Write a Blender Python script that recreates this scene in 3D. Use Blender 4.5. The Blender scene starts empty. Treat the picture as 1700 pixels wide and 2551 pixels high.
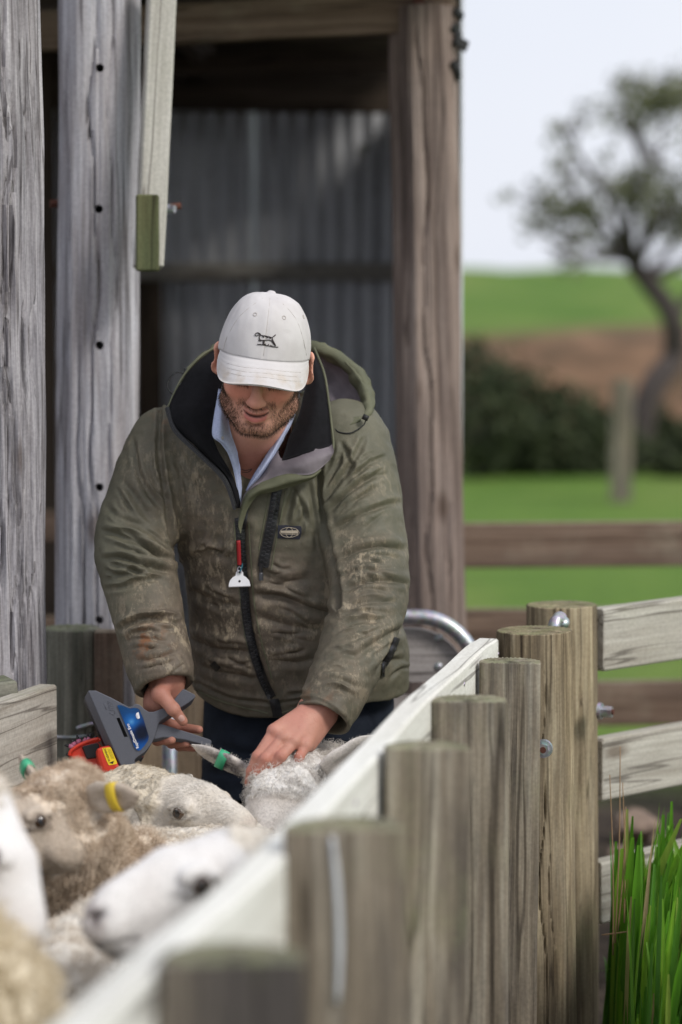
import bpy, bmesh, math, random
import numpy as np
from mathutils import Matrix, Vector
random.seed(7); RNG = np.random.default_rng(7)
SC = bpy.context.scene
COL = SC.collection
rad = math.radians
# ------------------------------------------------------------------ camera
F_PX, CX, CY, HZ = 6020.0, 850.0, 1275.5, 797.0      # focal length, centre and horizon of a 1700 px wide frame
CAM_H = 1.58
PITCH = math.atan((CY - HZ) / F_PX)
cam = bpy.data.cameras.new('camera'); cam_o = bpy.data.objects.new('camera', cam); COL.objects.link(cam_o)
cam_o.location = (0, 0, CAM_H); cam_o.rotation_euler = (math.pi / 2 - PITCH, 0, 0)
cam.sensor_fit = 'HORIZONTAL'; cam.sensor_width = 24.0; cam.lens = F_PX / 1700 * 24
cam.clip_start = 0.05; cam.clip_end = 2000
cam.dof.use_dof = True; cam.dof.focus_distance = 4.72; cam.dof.aperture_fstop = 1.8
SC.camera = cam_o
# ------------------------------------------------------------------ sky, sun, exposure
SUN_EL, SUN_AZ = rad(40), rad(128)      # azimuth clockwise from +Y
wd = bpy.data.worlds.new('World'); SC.world = wd; wd.use_nodes = True
nt = wd.node_tree; nt.nodes.clear()
o_ = nt.nodes.new('ShaderNodeOutputWorld'); bg = nt.nodes.new('ShaderNodeBackground')
sky = nt.nodes.new('ShaderNodeTexSky'); sky.sky_type = 'NISHITA'; sky.sun_disc = False
sky.sun_elevation = SUN_EL; sky.sun_rotation = SUN_AZ; sky.dust_density = 4.0; sky.air_density = 1.0
tcw = nt.nodes.new('ShaderNodeTexCoord'); nzw = nt.nodes.new('ShaderNodeTexNoise')
nzw.inputs['Scale'].default_value = 2.6; nzw.inputs['Detail'].default_value = 3.0
rpw = nt.nodes.new('ShaderNodeValToRGB')
rpw.color_ramp.elements[0].position = 0.3; rpw.color_ramp.elements[0].color = (5.2, 5.5, 6.3, 1)
rpw.color_ramp.elements[1].position = 0.68; rpw.color_ramp.elements[1].color = (6.3, 6.45, 6.9, 1)
mxw = nt.nodes.new('ShaderNodeMix'); mxw.data_type = 'RGBA'; mxw.inputs[0].default_value = 0.93
nt.links.new(tcw.outputs['Generated'], nzw.inputs['Vector']); nt.links.new(nzw.outputs['Fac'], rpw.inputs['Fac'])
nt.links.new(sky.outputs[0], mxw.inputs[6]); nt.links.new(rpw.outputs[0], mxw.inputs[7])
nt.links.new(mxw.outputs[2], bg.inputs[0]); bg.inputs[1].default_value = 0.108
nt.links.new(bg.outputs[0], o_.inputs[0])
sl = bpy.data.lights.new('sun', 'SUN'); sl.energy = 1.5; sl.angle = rad(14); sl.color = (1, 0.96, 0.9)
so = bpy.data.objects.new('sun', sl); COL.objects.link(so); so.location = (3, -4, 8)
so.rotation_euler = (math.pi / 2 - SUN_EL, 0, math.pi - SUN_AZ)
SC.view_settings.view_transform = 'Standard'; SC.view_settings.look = 'None'
SC.view_settings.exposure = 0.48; SC.view_settings.gamma = 1.0; SC.view_settings.use_curve_mapping = False
SC.cycles.max_bounces = 6; SC.cycles.diffuse_bounces = 3; SC.cycles.glossy_bounces = 2
SC.cycles.transmission_bounces = 2; SC.cycles.transparent_max_bounces = 4
SC.cycles.use_denoising = True
# ------------------------------------------------------------------ helpers
CAMV = np.array([0, 0, CAM_H]); FWD = np.array([0, math.cos(PITCH), -math.sin(PITCH)])
UPV = np.array([0, math.sin(PITCH), math.cos(PITCH)]); RGT = np.array([1.0, 0, 0])
def W(px, py, D):
    "a point of the place at D metres in front of the lens, seen in the direction (px, py)"
    return CAMV + FWD * D + RGT * ((px - CX) / F_PX * D) - UPV * ((py - CY) / F_PX * D)
def proj(V):
    d = V - CAMV; z = d @ FWD
    return np.stack([CX + d @ RGT / z * F_PX, CY - d @ UPV / z * F_PX], 1), z
def gz(px, D, z):
    "point at depth D along the ray column px with world height z"
    y = D
    return np.array([(px - CX) / F_PX * D, D, z])
def srgb(r, g, b, a=1.0):
    f = lambda c: (c / 255 / 12.92) if c / 255 <= 0.04045 else ((c / 255 + 0.055) / 1.055) ** 2.4
    return (f(r), f(g), f(b), a)
_MW = {}
def tag(o, label=None, cat=None, group=None, kind=None):
    if label: o['label'] = label
    if cat: o['category'] = cat
    if group: o['group'] = group
    if kind: o['kind'] = kind
    return o
def reg(o, M, parent):
    _MW[o] = M; o.matrix_basis = M
    if parent is not None:
        o.parent = parent; o.matrix_parent_inverse = _MW[parent].inverted()
    COL.objects.link(o); return o
def thing(name, label, cat, loc=(0, 0, 0), group=None, kind=None):
    o = bpy.data.objects.new(name, None); o.empty_display_size = 0.1
    reg(o, Matrix.Translation(Vector(loc)), None); return tag(o, label, cat, group, kind)
def meshdata(name, V, Fc, smooth=True):
    me = bpy.data.meshes.new(name)
    if isinstance(Fc, np.ndarray):
        V = np.asarray(V, np.float32); n = Fc.shape[1]
        me.vertices.add(len(V)); me.vertices.foreach_set('co', V.ravel())
        me.loops.add(Fc.size); me.loops.foreach_set('vertex_index', Fc.astype(np.int32).ravel())
        me.polygons.add(len(Fc)); me.polygons.foreach_set('loop_start', np.arange(0, Fc.size, n, dtype=np.int32))
        me.update(calc_edges=True)
    else:
        me.from_pydata([tuple(map(float, v)) for v in V], [], [tuple(map(int, f)) for f in Fc]); me.update()
    if smooth: me.polygons.foreach_set('use_smooth', np.ones(len(me.polygons), bool))
    return me
def mk(name, V, Fc, mat, parent=None, M=None, smooth=True, me=None):
    if me is None:
        me = meshdata(name, V, Fc, smooth)
        for m in (mat if isinstance(mat, (list, tuple)) else [mat]): me.materials.append(m)
    o = bpy.data.objects.new(name, me)
    return reg(o, M if M is not None else Matrix.Identity(4), parent)
def vcol(o, name, arr):
    "float (N,) or colour (N,3) point attribute"
    me = o.data; arr = np.asarray(arr, np.float32)
    if arr.ndim == 1:
        a = me.attributes.new(name, 'FLOAT', 'POINT'); a.data.foreach_set('value', arr)
    else:
        a = me.attributes.new(name, 'FLOAT_COLOR', 'POINT')
        a.data.foreach_set('color', np.concatenate([arr, np.ones((len(arr), 1), np.float32)], 1).ravel())
# numpy value noise
def _h(i, j, k, s):
    n = (i * 374761393 + j * 668265263 + k * 2147483647 + s * 1274126177) & 0xffffffff
    n = ((n ^ (n >> 13)) * 1274126177) & 0xffffffff
    return ((n ^ (n >> 16)) & 0xffff) / 65535.0
def vnoise(P, scale=1.0, seed=0):
    P = np.asarray(P, np.float64) * scale; I = np.floor(P).astype(np.int64); f = P - I; u = f * f * (3 - 2 * f); r = 0
    for dx in (0, 1):
        for dy in (0, 1):
            for dz in (0, 1):
                w = (u[:, 0] if dx else 1 - u[:, 0]) * (u[:, 1] if dy else 1 - u[:, 1]) * (u[:, 2] if dz else 1 - u[:, 2])
                r = r + w * _h(I[:, 0] + dx, I[:, 1] + dy, I[:, 2] + dz, seed)
    return r * 2 - 1
def fbm(P, scale, seed=0, oct=3):
    r = 0; a = 1.0
    for k in range(oct): r = r + a * vnoise(P, scale * 2 ** k, seed + k); a *= 0.5
    return r
# ------------------------------------------------------------------ node materials
class NT:
    def __init__(s, name):
        s.m = bpy.data.materials.new(name); s.m.use_nodes = True; s.t = s.m.node_tree
        s.b = s.t.nodes['Principled BSDF']; s.out = s.t.nodes['Material Output']
    def set(s, sock, v):
        if hasattr(v, 'is_linked') or hasattr(v, 'links'): s.t.links.new(v, sock)
        elif v is not None:
            if isinstance(v, (tuple, list)) and sock.type == 'RGBA' and len(v) == 3: v = (*v, 1)
            sock.default_value = v
    def n(s, typ, props=None, out=0, **inp):
        nd = s.t.nodes.new('ShaderNode' + typ)
        for k, v in (props or {}).items(): setattr(nd, k, v)
        for k, v in inp.items():
            key = int(k[1:]) if k[0] == 'i' and k[1:].isdigit() else k.replace('_', ' ')
            s.set(nd.inputs[key], v)
        return nd.outputs[out]
    def coord(s, kind='Object'): return s.t.nodes.new('ShaderNodeTexCoord').outputs[kind]
    def mapv(s, v, scale=(1, 1, 1), loc=(0, 0, 0)): return s.n('Mapping', i0=v, i1=loc, i3=scale)
    def noise(s, v, scale=5, detail=4, rough=0.55, dist=0.0): return s.n('TexNoise', Vector=v, Scale=scale, Detail=detail, Roughness=rough, Distortion=dist)
    def ramp(s, f, *stops):
        nd = s.t.nodes.new('ShaderNodeValToRGB'); cr = nd.color_ramp
        while len(cr.elements) < len(stops): cr.elements.new(0.5)
        for e, (p, c) in zip(cr.elements, stops):
            e.position = p; e.color = (c, c, c, 1) if isinstance(c, (int, float)) else (tuple(c) + (1,))[:4]
        s.set(nd.inputs[0], f); return nd.outputs[0]
    def mix(s, f, a, b, mode='MIX'):
        nd = s.t.nodes.new('ShaderNodeMix'); nd.data_type = 'RGBA'; nd.blend_type = mode
        s.set(nd.inputs[0], f); s.set(nd.inputs[6], a); s.set(nd.inputs[7], b); return nd.outputs[2]
    def math(s, op, a, b=0.0, clamp=False):
        nd = s.t.nodes.new('ShaderNodeMath'); nd.operation = op; nd.use_clamp = clamp
        s.set(nd.inputs[0], a); s.set(nd.inputs[1], b); return nd.outputs[0]
    def attr(s, name, out='Fac'):
        nd = s.t.nodes.new('ShaderNodeAttribute'); nd.attribute_name = name; return nd.outputs[out]
    def rand(s): return s.t.nodes.new('ShaderNodeObjectInfo').outputs['Random']
    def bump(s, h, strength=0.4, dist=0.01):
        return s.n('Bump', Height=h, Strength=strength, Distance=dist)
    def done(s, col=None, rough=None, normal=None, metal=None, spec=None, **kw):
        s.set(s.b.inputs['Base Color'], col); s.set(s.b.inputs['Roughness'], rough); s.set(s.b.inputs['Normal'], normal)
        s.set(s.b.inputs['Metallic'], metal); s.set(s.b.inputs['Specular IOR Level'], spec)
        for k, v in kw.items(): s.set(s.b.inputs[k.replace('_', ' ')], v)
        return s.m
def plain(name, col, rough=0.6, metal=0.0, spec=0.5, var=0.12, scale=40, bump=0.0):
    t = NT(name); c = t.coord()
    n = t.noise(c, scale, 3); k = t.ramp(n, (0.3, 1 - var), (0.7, 1 + var * 0.4))
    col = t.mix(1.0, (*col[:3], 1), k, 'MULTIPLY')
    return t.done(col, rough, t.bump(n, bump, 0.003) if bump else None, metal, spec)
def wood(name, dark, mid, light, grain=1.0, bump=0.5, moss=0.0, blotch=0.35, rough=0.85, stain=(0.05, 0.04, 0.035), green=(0.16, 0.19, 0.09), knots=0.8, fiss=0.7):
    "timber whose grain runs along the piece's own Z"
    t = NT(name); c = t.coord(); r = t.rand()
    off = t.n('CombineXYZ', X=t.math('MULTIPLY', r, 7.3), Y=t.math('MULTIPLY', r, 3.1), Z=t.math('MULTIPLY', r, 11.7))
    v = t.n('VectorMath', {'operation': 'ADD'}, i0=c, i1=off)
    wob = t.noise(v, 3.0, 2)
    v2 = t.n('VectorMath', {'operation': 'ADD'}, i0=t.mapv(v, (1, 1, 0.035)), i1=t.n('VectorMath', {'operation': 'SCALE'}, i0=t.n('CombineXYZ', X=wob, Y=wob, Z=0.0), Scale=0.014))
    g1 = t.noise(v2, 55 * grain, 5, 0.62); g2 = t.noise(v2, 190 * grain, 3, 0.6)
    gg = t.math('ADD', t.math('MULTIPLY', g1, 0.62), t.math('MULTIPLY', g2, 0.38))
    col = t.ramp(gg, (0.34, dark), (0.5, mid), (0.66, light))
    bl = t.noise(t.mapv(v, (1, 1, 0.14)), 10, 5, 0.65)
    col = t.mix(t.math('MULTIPLY', t.ramp(bl, (0.44, 0.0), (0.62, 1.0)), blotch), col, (*stain, 1))
    kn = t.n('TexVoronoi', Vector=t.mapv(v, (1, 1, 0.42)), Scale=5.5); col = t.mix(t.math('MULTIPLY', t.ramp(kn, (0.05, 1.0), (0.13, 0.0)), knots), col, t.mix(1.0, col, (0.32, 0.26, 0.22, 1), 'MULTIPLY'))
    fi = t.math('ABSOLUTE', t.math('SUBTRACT', t.noise(v2, 26 * grain, 3, 0.5), 0.5)); fs = t.ramp(fi, (0.004, 1.0), (0.016, 0.0)); col = t.mix(t.math('MULTIPLY', fs, fiss), col, t.mix(1.0, col, (0.22, 0.2, 0.19, 1), 'MULTIPLY'))
    fine = t.noise(v, 160, 3)
    col = t.mix(0.35, col, t.ramp(fine, (0.3, 0.55), (0.7, 1.25)), 'MULTIPLY')
    if moss > 0:
        nz = t.n('SeparateXYZ', i0=t.n('NewGeometry', out=1), out=2)
        up = t.ramp(nz, (0.5, 0.0), (0.9, 1.0)); mn = t.noise(v, 30, 4, 0.7)
        mm = t.math('MULTIPLY', t.math('ADD', t.math('MULTIPLY', up, 0.8), t.ramp(t.noise(v, 6, 4), (0.52, 0.0), (0.8, 0.6))), t.ramp(mn, (0.35, 0.1), (0.62, 1.0)))
        col = t.mix(t.math('MULTIPLY', mm, moss, True), col, (*green, 1))
    cr = t.ramp(g1, (0.30, 0.0), (0.42, 1.0))
    h = t.math('ADD', t.math('MULTIPLY', gg, 0.7), t.math('MULTIPLY', cr, 0.5))
    return t.done(col, rough, t.bump(h, bump, 0.004), spec=0.25)
# ------------------------------------------------------------------ mesh builders
def frame(p0, p1, up):
    z = Vector(p1) - Vector(p0); L = z.length; z.normalize(); x = Vector(up); x = (x - z * x.dot(z)).normalized(); y = z.cross(x)
    M = Matrix((x, y, z)).transposed().to_4x4(); M.translation = Vector(p0); return M, L
def box_mesh(w, t, L, bev=0.004, seg=1, warp=0.0, seed=0):
    "chamfered bar, local Z 0..L, width along X, thickness along Y"
    ring = [(-w/2+bev, -t/2), (w/2-bev, -t/2), (w/2, -t/2+bev), (w/2, t/2-bev), (w/2-bev, t/2), (-w/2+bev, t/2), (-w/2, t/2-bev), (-w/2, -t/2+bev)]
    V = []; Fc = []; rs = random.Random(seed)
    zs = [0.0, min(bev, L*0.1)] + [L * k / seg for k in range(1, seg)] + [L - min(bev, L*0.1), L]
    for q, z in enumerate(zs):
        e = (q in (0, len(zs) - 1)); ox, oy = (rs.uniform(-warp, warp), rs.uniform(-warp, warp)) if warp else (0, 0)
        for x, y in ring:
            f = 1 - (bev / max(w, 1e-6) * 2 if e else 0); f2 = 1 - (bev / max(t, 1e-6) * 2 if e else 0)
            V.append((x * f + ox, y * f2 + oy, z))
    n = len(ring)
    for q in range(len(zs) - 1):
        for k in range(n): Fc.append((q*n+k, q*n+(k+1) % n, (q+1)*n+(k+1) % n, (q+1)*n+k))
    Fc.append(tuple(range(n-1, -1, -1))); Fc.append(tuple((len(zs)-1)*n+k for k in range(n)))
    return V, Fc
def beam(name, p0, p1, w, t, mat, parent=None, up=(0, 0, 1), bev=0.004, seg=1, warp=0.0, seed=0):
    M, L = frame(p0, p1, up); V, Fc = box_mesh(w, t, L, bev, seg, warp, seed)
    return mk(name, V, Fc, mat, parent, M, smooth=False)
def tube_mesh(pts, r, n=16, closed_ends=True):
    P = [Vector(p) for p in pts]; V = []; Fc = []; x = None; rr = r if isinstance(r, (list, tuple, np.ndarray)) else [r] * len(P)
    for i, p in enumerate(P):
        tg = ((P[min(i+1, len(P)-1)] - P[max(i-1, 0)])).normalized()
        if x is None: x = tg.orthogonal().normalized()
        x = (x - tg * x.dot(tg)).normalized(); y = tg.cross(x)
        for k in range(n):
            a = 2 * math.pi * k / n; V.append(p + (x * math.cos(a) + y * math.sin(a)) * rr[i])
    for i in range(len(P) - 1):
        for k in range(n): Fc.append((i*n+k, i*n+(k+1) % n, (i+1)*n+(k+1) % n, (i+1)*n+k))
    if closed_ends: Fc.append(tuple(range(n-1, -1, -1))); Fc.append(tuple((len(P)-1)*n+k for k in range(n)))
    return V, Fc
def tube(name, pts, r, mat, parent=None, n=16):
    V, Fc = tube_mesh(pts, r, n); return mk(name, V, Fc, mat, parent)
def spline(pts, n=8):
    P = [np.asarray(p, float) for p in pts]; P = [2*P[0]-P[1]] + P + [2*P[-1]-P[-2]]; out = []
    for i in range(1, len(P) - 2):
        for k in range(n):
            t = k / n; a, b, c, d = P[i-1], P[i], P[i+1], P[i+2]
            out.append(0.5 * ((2*b) + (c-a)*t + (2*a-5*b+4*c-d)*t*t + (3*b-a-3*c+d)*t**3))
    out.append(P[-2]); return np.array(out)
def post_mesh(r, L, half=False, seed=0, rough=0.004, taper=0.0, cracks=(), nseg=56, nz=60, lump=0.0, bow=None, flat=None, topchip=0.0):
    "weathered pole, local Z up from 0; cracks: (angle, z0, z1, depth, width_rad)"
    a = np.linspace(0, 2*math.pi, nseg, endpoint=False)
    if half:   # half round: flat face towards +X local
        cx = np.cos(a); sx = np.sin(a); rr = np.where(cx > 0.25, 0.25 / np.maximum(cx, 1e-6), 1.0); ux = rr * cx; uy = rr * sx
    else: ux, uy = np.cos(a), np.sin(a)
    z = np.linspace(0, L, nz); A, Z = np.meshgrid(a, z)
    P = np.stack([np.cos(A).ravel() * 2 + seed * 3.1, np.sin(A).ravel() * 2, Z.ravel() * 1.1], 1)
    ns = fbm(P * [4, 4, 1.0], 1.6, seed, 3).reshape(A.shape) * rough + lump * fbm(P, 0.9, seed + 9, 2).reshape(A.shape)
    R = r * (1 - taper * (Z / L)) + ns
    for (ca, z0, z1, dp, wd_) in cracks:
        wob = 0.10 * np.sin(Z * 9 + seed) + 0.05 * np.sin(Z * 23)
        da = np.abs((A - ca - wob + math.pi) % (2*math.pi) - math.pi)
        R = R - dp * np.clip(1 - da / wd_, 0, 1) * np.clip((Z - z0) / 0.08, 0, 1) * np.clip((z1 - Z) / 0.08, 0, 1)
    X = R * ux[None, :]; Y = R * uy[None, :]
    if flat is not None: X = np.where(X > flat, flat + (X - flat) * 0.08, X)
    if bow is not None: X = X + bow[0] * np.sin(Z / L * bow[2]); Y = Y + bow[1] * np.sin(Z / L * bow[2])
    V = np.stack([X.ravel(), Y.ravel(), Z.ravel()], 1); Fc = []
    for i in range(nz - 1):
        for k in range(nseg): Fc.append((i*nseg+k, i*nseg+(k+1) % nseg, (i+1)*nseg+(k+1) % nseg, (i+1)*nseg+k))
    V = list(map(tuple, V)); top = (nz - 1) * nseg
    prev = [len(V) + k for k in range(nseg)]; V += [V[top + k] for k in range(nseg)]
    for f, dz in ((0.985, 0.0015), (0.6, 0.0025), (0.25, 0.0025)):
        cur = []
        for k in range(nseg):
            x, y, _ = V[top + k]; c0x = X[-1].mean(); c0y = Y[-1].mean()
            cur.append(len(V)); V.append((c0x + (x - c0x) * f, c0y + (y - c0y) * f, L + dz + rough * 0.4 * math.sin(k * 2.3 + f * 9)))
        for k in range(nseg): Fc.append((prev[k], prev[(k+1) % nseg], cur[(k+1) % nseg], cur[k]))
        prev = cur
    Fc.append(tuple(prev)); Fc.append(tuple(range(nseg - 1, -1, -1)))
    return V, Fc
def hexbolt(name, p, axis, mat, parent, r=0.013, h=0.012, washer=0.019, inner=None):
    "bolt head with flange washer, axis pointing out of the timber"
    V = []; Fc = []
    def disc(n, r0, z0, z1, r1=None, ph=0.0):
        b = len(V); r1 = r0 if r1 is None else r1
        for z, rr in ((z0, r0), (z1, r1)):
            for k in range(n): V.append((rr*math.cos(2*math.pi*k/n+ph), rr*math.sin(2*math.pi*k/n+ph), z))
        for k in range(n): Fc.append((b+k, b+(k+1) % n, b+n+(k+1) % n, b+n+k))
        Fc.append(tuple(b+n+k for k in range(n)))
    disc(24, washer, -0.004, 0.003, washer * 0.92); disc(6, r, 0.002, h, r * 0.97, 0.3)
    M, _ = frame(p, Vector(p) + Vector(axis), (0.1, 0.2, 1))
    o = mk(name, V, Fc, mat, parent, M, smooth=False)
    if inner is not None:
        V2, F2 = tube_mesh([(0, 0, h - 0.004), (0, 0, h + 0.0035)], r * 0.5, 14)
        mk('bolt_end', V2, F2, inner, o, M, smooth=False)
    return o
# ================================================================== materials of the setting
M_GREY = wood('weathered_grey_timber', (0.095, 0.088, 0.095), (0.33, 0.316, 0.335), (0.58, 0.56, 0.58), 0.9, 0.8, 0.0, 0.25, stain=(0.13, 0.09, 0.07))
M_GREYB = wood('silvery_timber', (0.16, 0.155, 0.168), (0.41, 0.40, 0.43), (0.62, 0.61, 0.64), 0.5, 0.6, 0.0, 0.3, stain=(0.2, 0.13, 0.09))
M_POST = wood('brown_treated_post', (0.10, 0.072, 0.045), (0.30, 0.235, 0.15), (0.54, 0.455, 0.315), 0.7, 0.6, 0.75, 0.5, stain=(0.06, 0.05, 0.045), green=(0.24, 0.25, 0.12))
M_HALF = wood('greenish_half_round', (0.085, 0.068, 0.050), (0.25, 0.21, 0.16), (0.47, 0.43, 0.35), 0.42, 0.5, 0.6, 0.85, stain=(0.055, 0.05, 0.05), green=(0.3, 0.32, 0.17))
M_WHITE = wood('pale_new_board', (0.70, 0.685, 0.63), (0.80, 0.79, 0.74), (0.86, 0.85, 0.81), 0.5, 0.35, 0.12, 0.3, stain=(0.50, 0.46, 0.38), green=(0.55, 0.56, 0.42))
M_RAIL = wood('pale_grey_rail', (0.30, 0.27, 0.23), (0.47, 0.44, 0.39), (0.62, 0.59, 0.53), 0.6, 0.4, 0.3, 0.25, stain=(0.3, 0.25, 0.2), green=(0.35, 0.36, 0.22))
M_PALE = wood('pale_green_board', (0.33, 0.31, 0.27), (0.48, 0.46, 0.41), (0.60, 0.58, 0.53), 0.6, 0.4, 0.4, 0.2, stain=(0.25, 0.24, 0.18), green=(0.14, 0.17, 0.06))
M_MOSS = wood('mossy_end_grain', (0.05, 0.055, 0.03), (0.10, 0.115, 0.055), (0.17, 0.18, 0.09), 0.4, 0.8, 0.6, 0.5, stain=(0.07, 0.05, 0.02))
M_SHEDPOST = wood('pinkish_brown_pole', (0.14, 0.10, 0.083), (0.31, 0.24, 0.205), (0.47, 0.385, 0.34), 0.4, 0.6, 0.0, 0.5, stain=(0.10, 0.08, 0.075))
M_DARKW = wood('dark_shed_timber', (0.05, 0.035, 0.025), (0.10, 0.075, 0.055), (0.17, 0.13, 0.10), 0.6, 0.4, 0.0, 0.4)
M_BROWNR = wood('brown_rail', (0.10, 0.065, 0.045), (0.19, 0.13, 0.095), (0.28, 0.2, 0.15), 0.6, 0.4, 0.6, 0.3, green=(0.4, 0.37, 0.28))
M_STUMP = wood('mossy_grey_strainer', (0.09, 0.088, 0.068), (0.21, 0.205, 0.165), (0.36, 0.345, 0.285), 0.6, 0.8, 0.6, 0.6, stain=(0.05, 0.05, 0.04))
M_GATEB = wood('grey_gate_board', (0.22, 0.20, 0.19), (0.34, 0.31, 0.30), (0.44, 0.41, 0.395), 0.7, 0.3, 0.0, 0.15, stain=(0.2, 0.14, 0.11))
def galv():
    t = NT('galvanised_steel'); c = t.coord(); n = t.noise(c, 60, 4); v = t.n('TexVoronoi', Vector=c, Scale=110.0, out=1)
    col = t.mix(0.25, t.ramp(n, (0.3, (0.36, 0.37, 0.40)), (0.7, (0.54, 0.55, 0.58))), v, 'SOFT_LIGHT')
    return t.done(col, t.ramp(n, (0.3, 0.34), (0.7, 0.52)), metal=0.85)
M_GALV = galv(); M_RUST = plain('rusty_bolt', (0.12, 0.045, 0.03), 0.8, 0.3)
M_BLACK = plain('black_rubber', (0.012, 0.012, 0.013), 0.6)
def iron():
    t = NT('corrugated_iron'); c = t.coord()
    n = t.noise(t.mapv(c, (1, 1, 0.25)), 8, 5); r = t.noise(c, 25, 4)
    col = t.ramp(n, (0.3, (0.62, 0.63, 0.66)), (0.7, (0.82, 0.83, 0.85)))
    col = t.mix(t.ramp(r, (0.6, 0.0), (0.75, 0.4)), col, (0.13, 0.09, 0.07, 1))
    return t.done(col, 0.42, metal=0.6)
M_IRON = iron()
def ground_mat():
    t = NT('ground'); c = t.coord(); g = t.attr('grass'); b = t.attr('bank')
    n = t.noise(c, 1.2, 5); f = t.noise(c, 14, 5, 0.7); s = t.noise(t.mapv(c, (1, 0.3, 1)), 0.35, 4)
    gr = t.ramp(n, (0.3, (0.085, 0.17, 0.022)), (0.55, (0.135, 0.235, 0.032)), (0.75, (0.19, 0.26, 0.055)))
    gr = t.mix(0.5, gr, t.ramp(s, (0.3, (0.06, 0.14, 0.03)), (0.5, (0.12, 0.20, 0.045)), (0.7, (0.23, 0.25, 0.085))))
    gr = t.mix(0.6, gr, t.ramp(f, (0.25, 0.6), (0.75, 1.25)), 'MULTIPLY')
    mud = t.ramp(f, (0.25, (0.03, 0.024, 0.018)), (0.6, (0.075, 0.058, 0.045)), (0.85, (0.14, 0.11, 0.09)))
    cl = t.ramp(t.noise(c, 1.5, 5), (0.3, (0.10, 0.075, 0.045)), (0.5, (0.17, 0.105, 0.065)), (0.7, (0.27, 0.165, 0.10)))
    col = t.mix(g, mud, gr); col = t.mix(b, col, cl)
    return t.done(col, 0.95, t.bump(f, 0.7, 0.05), spec=0.15)
M_GROUND = ground_mat()
# ================================================================== ground: one sheet out to the horizon
def hgt(x, y):
    sst = lambda a, b, v: np.clip((v - a) / (b - a), 0, 1) ** 2 * (3 - 2 * np.clip((v - a) / (b - a), 0, 1))
    h = 1.40 * sst(27.0, 31.5, y + 1.5 * np.sin(x * 0.23)) + 2.75 * sst(33, 120, y) * (1 - 0.008 * np.clip(x, -50, 100))
    h = h + 0.45 * (np.sin(x * 0.07 + 0.8) - 1.15) * sst(60, 125, y) + 0.18 * np.sin(x * 0.33 + y * 0.21) * sst(29, 36, y)
    h = h + 0.12 * np.sin(x * 0.9 + y * 0.5) * sst(12, 20, y) * 0.25
    return h - 6 * sst(140, 700, y)
xs = np.concatenate([-np.geomspace(600, 3.2, 26), np.arange(-3, 3.01, 0.2), np.geomspace(3.2, 600, 40)])
ys = np.concatenate([[-40, -15, -5], np.arange(0, 12, 0.3), np.arange(12, 40, 0.7), np.geomspace(40, 1200, 45)])
gx, gy = np.meshgrid(xs, ys); G = np.stack([gx.ravel(), gy.ravel(), hgt(gx.ravel(), gy.ravel())], 1)
near = (G[:, 1] < 12); G[near, 2] += 0.02 * fbm(G[near], 1.7, 3, 3) - 0.02
nx, ny = len(xs), len(ys); ii = (np.arange(ny - 1)[:, None] * nx + np.arange(nx - 1)[None]).ravel()
ground = mk('ground', G, np.stack([ii, ii + 1, ii + nx + 1, ii + nx], 1), M_GROUND); tag(ground, kind='structure')
wob = fbm(G, 0.5, 5, 3)
gm = np.clip((G[:, 1] + 0.8 * wob - 8.1) / 0.5, 0, 1); gm = np.maximum(gm, np.clip((G[:, 0] - 1.4 + 0.3 * wob) / 0.4, 0, 1) * (G[:, 1] < 6.6))
inshed = (G[:, 0] < 0.45) & (G[:, 1] > 5.0) & (G[:, 1] < 10.5) & (G[:, 0] > -3); gm[inshed] = 0
yy = G[:, 1] + 1.5 * np.sin(G[:, 0] * 0.23)
bk = np.clip((yy - 26.3) / 1.0, 0, 1) * np.clip((33.5 - yy + 3.5 * fbm(G, 0.16, 15, 3)) / 2.0, 0, 1)
vcol(ground, 'grass', gm); vcol(ground, 'bank', bk)
# ================================================================== shed
shed = thing('farm_shed', 'old open-fronted timber shed with corrugated iron back wall behind the man', 'shed', (-0.9, 6.5, 0))
def corr_sheet(name, x0, z0, z1, y, n=10, per=0.076, amp=0.0110, parent=None, M=None, mat=M_IRON):
    m = n * 10 + 1; V = []; Fc = []
    for z in (z0, z1):
        for k in range(m): V.append((x0 + per * n * k / (m - 1), y + amp * math.sin(2 * math.pi * n * k / (m - 1)), z))
    for k in range(m - 1): Fc.append((k, k + 1, m + k + 1, m + k))
    return mk(name, V, Fc, mat, parent, M)
for k in range(5): corr_sheet('wall_sheet', 0.36 - 0.745 * (k + 1), -0.02 , 2.90, 9.93 - 0.004 * (k % 2), parent=shed)
for k in range(5):    # side wall on the right, running back behind the corner pole
    Mr = Matrix.Translation((0.33 + 0.004 * (k % 2), 6.72 + 0.66 * k, 0)) @ Matrix.Rotation(math.pi / 2, 4, 'Z')
    corr_sheet('wall_sheet', 0.0, -0.02, 2.55, 0, n=9, parent=shed, M=Mr)
for k in range(5):    # left wall
    Mr = Matrix.Translation((-3.3 + 0.004 * (k % 2), 6.5 + 0.7 * k, 0)) @ Matrix.Rotation(math.pi / 2, 4, 'Z')
    corr_sheet('wall_sheet', 0.0, -0.02, 2.6, 0, n=10, parent=shed, M=Mr)
for k in range(5):    # roof sheets
    Mr = Matrix.Translation((0.44 - 0.745 * (k + 1), 5.75, 2.60)) @ Matrix.Rotation(rad(-87.0), 4, 'X')
    corr_sheet('roof_sheet', 0.0, 0, 4.5, 0.004 * (k % 2), parent=shed, M=Mr)
beam('front_beam', W(-250, 96, 6.32), W(1131, 27, 6.55), 0.105, 0.07, M_BROWNR, shed, seg=6, warp=0.003)
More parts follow.
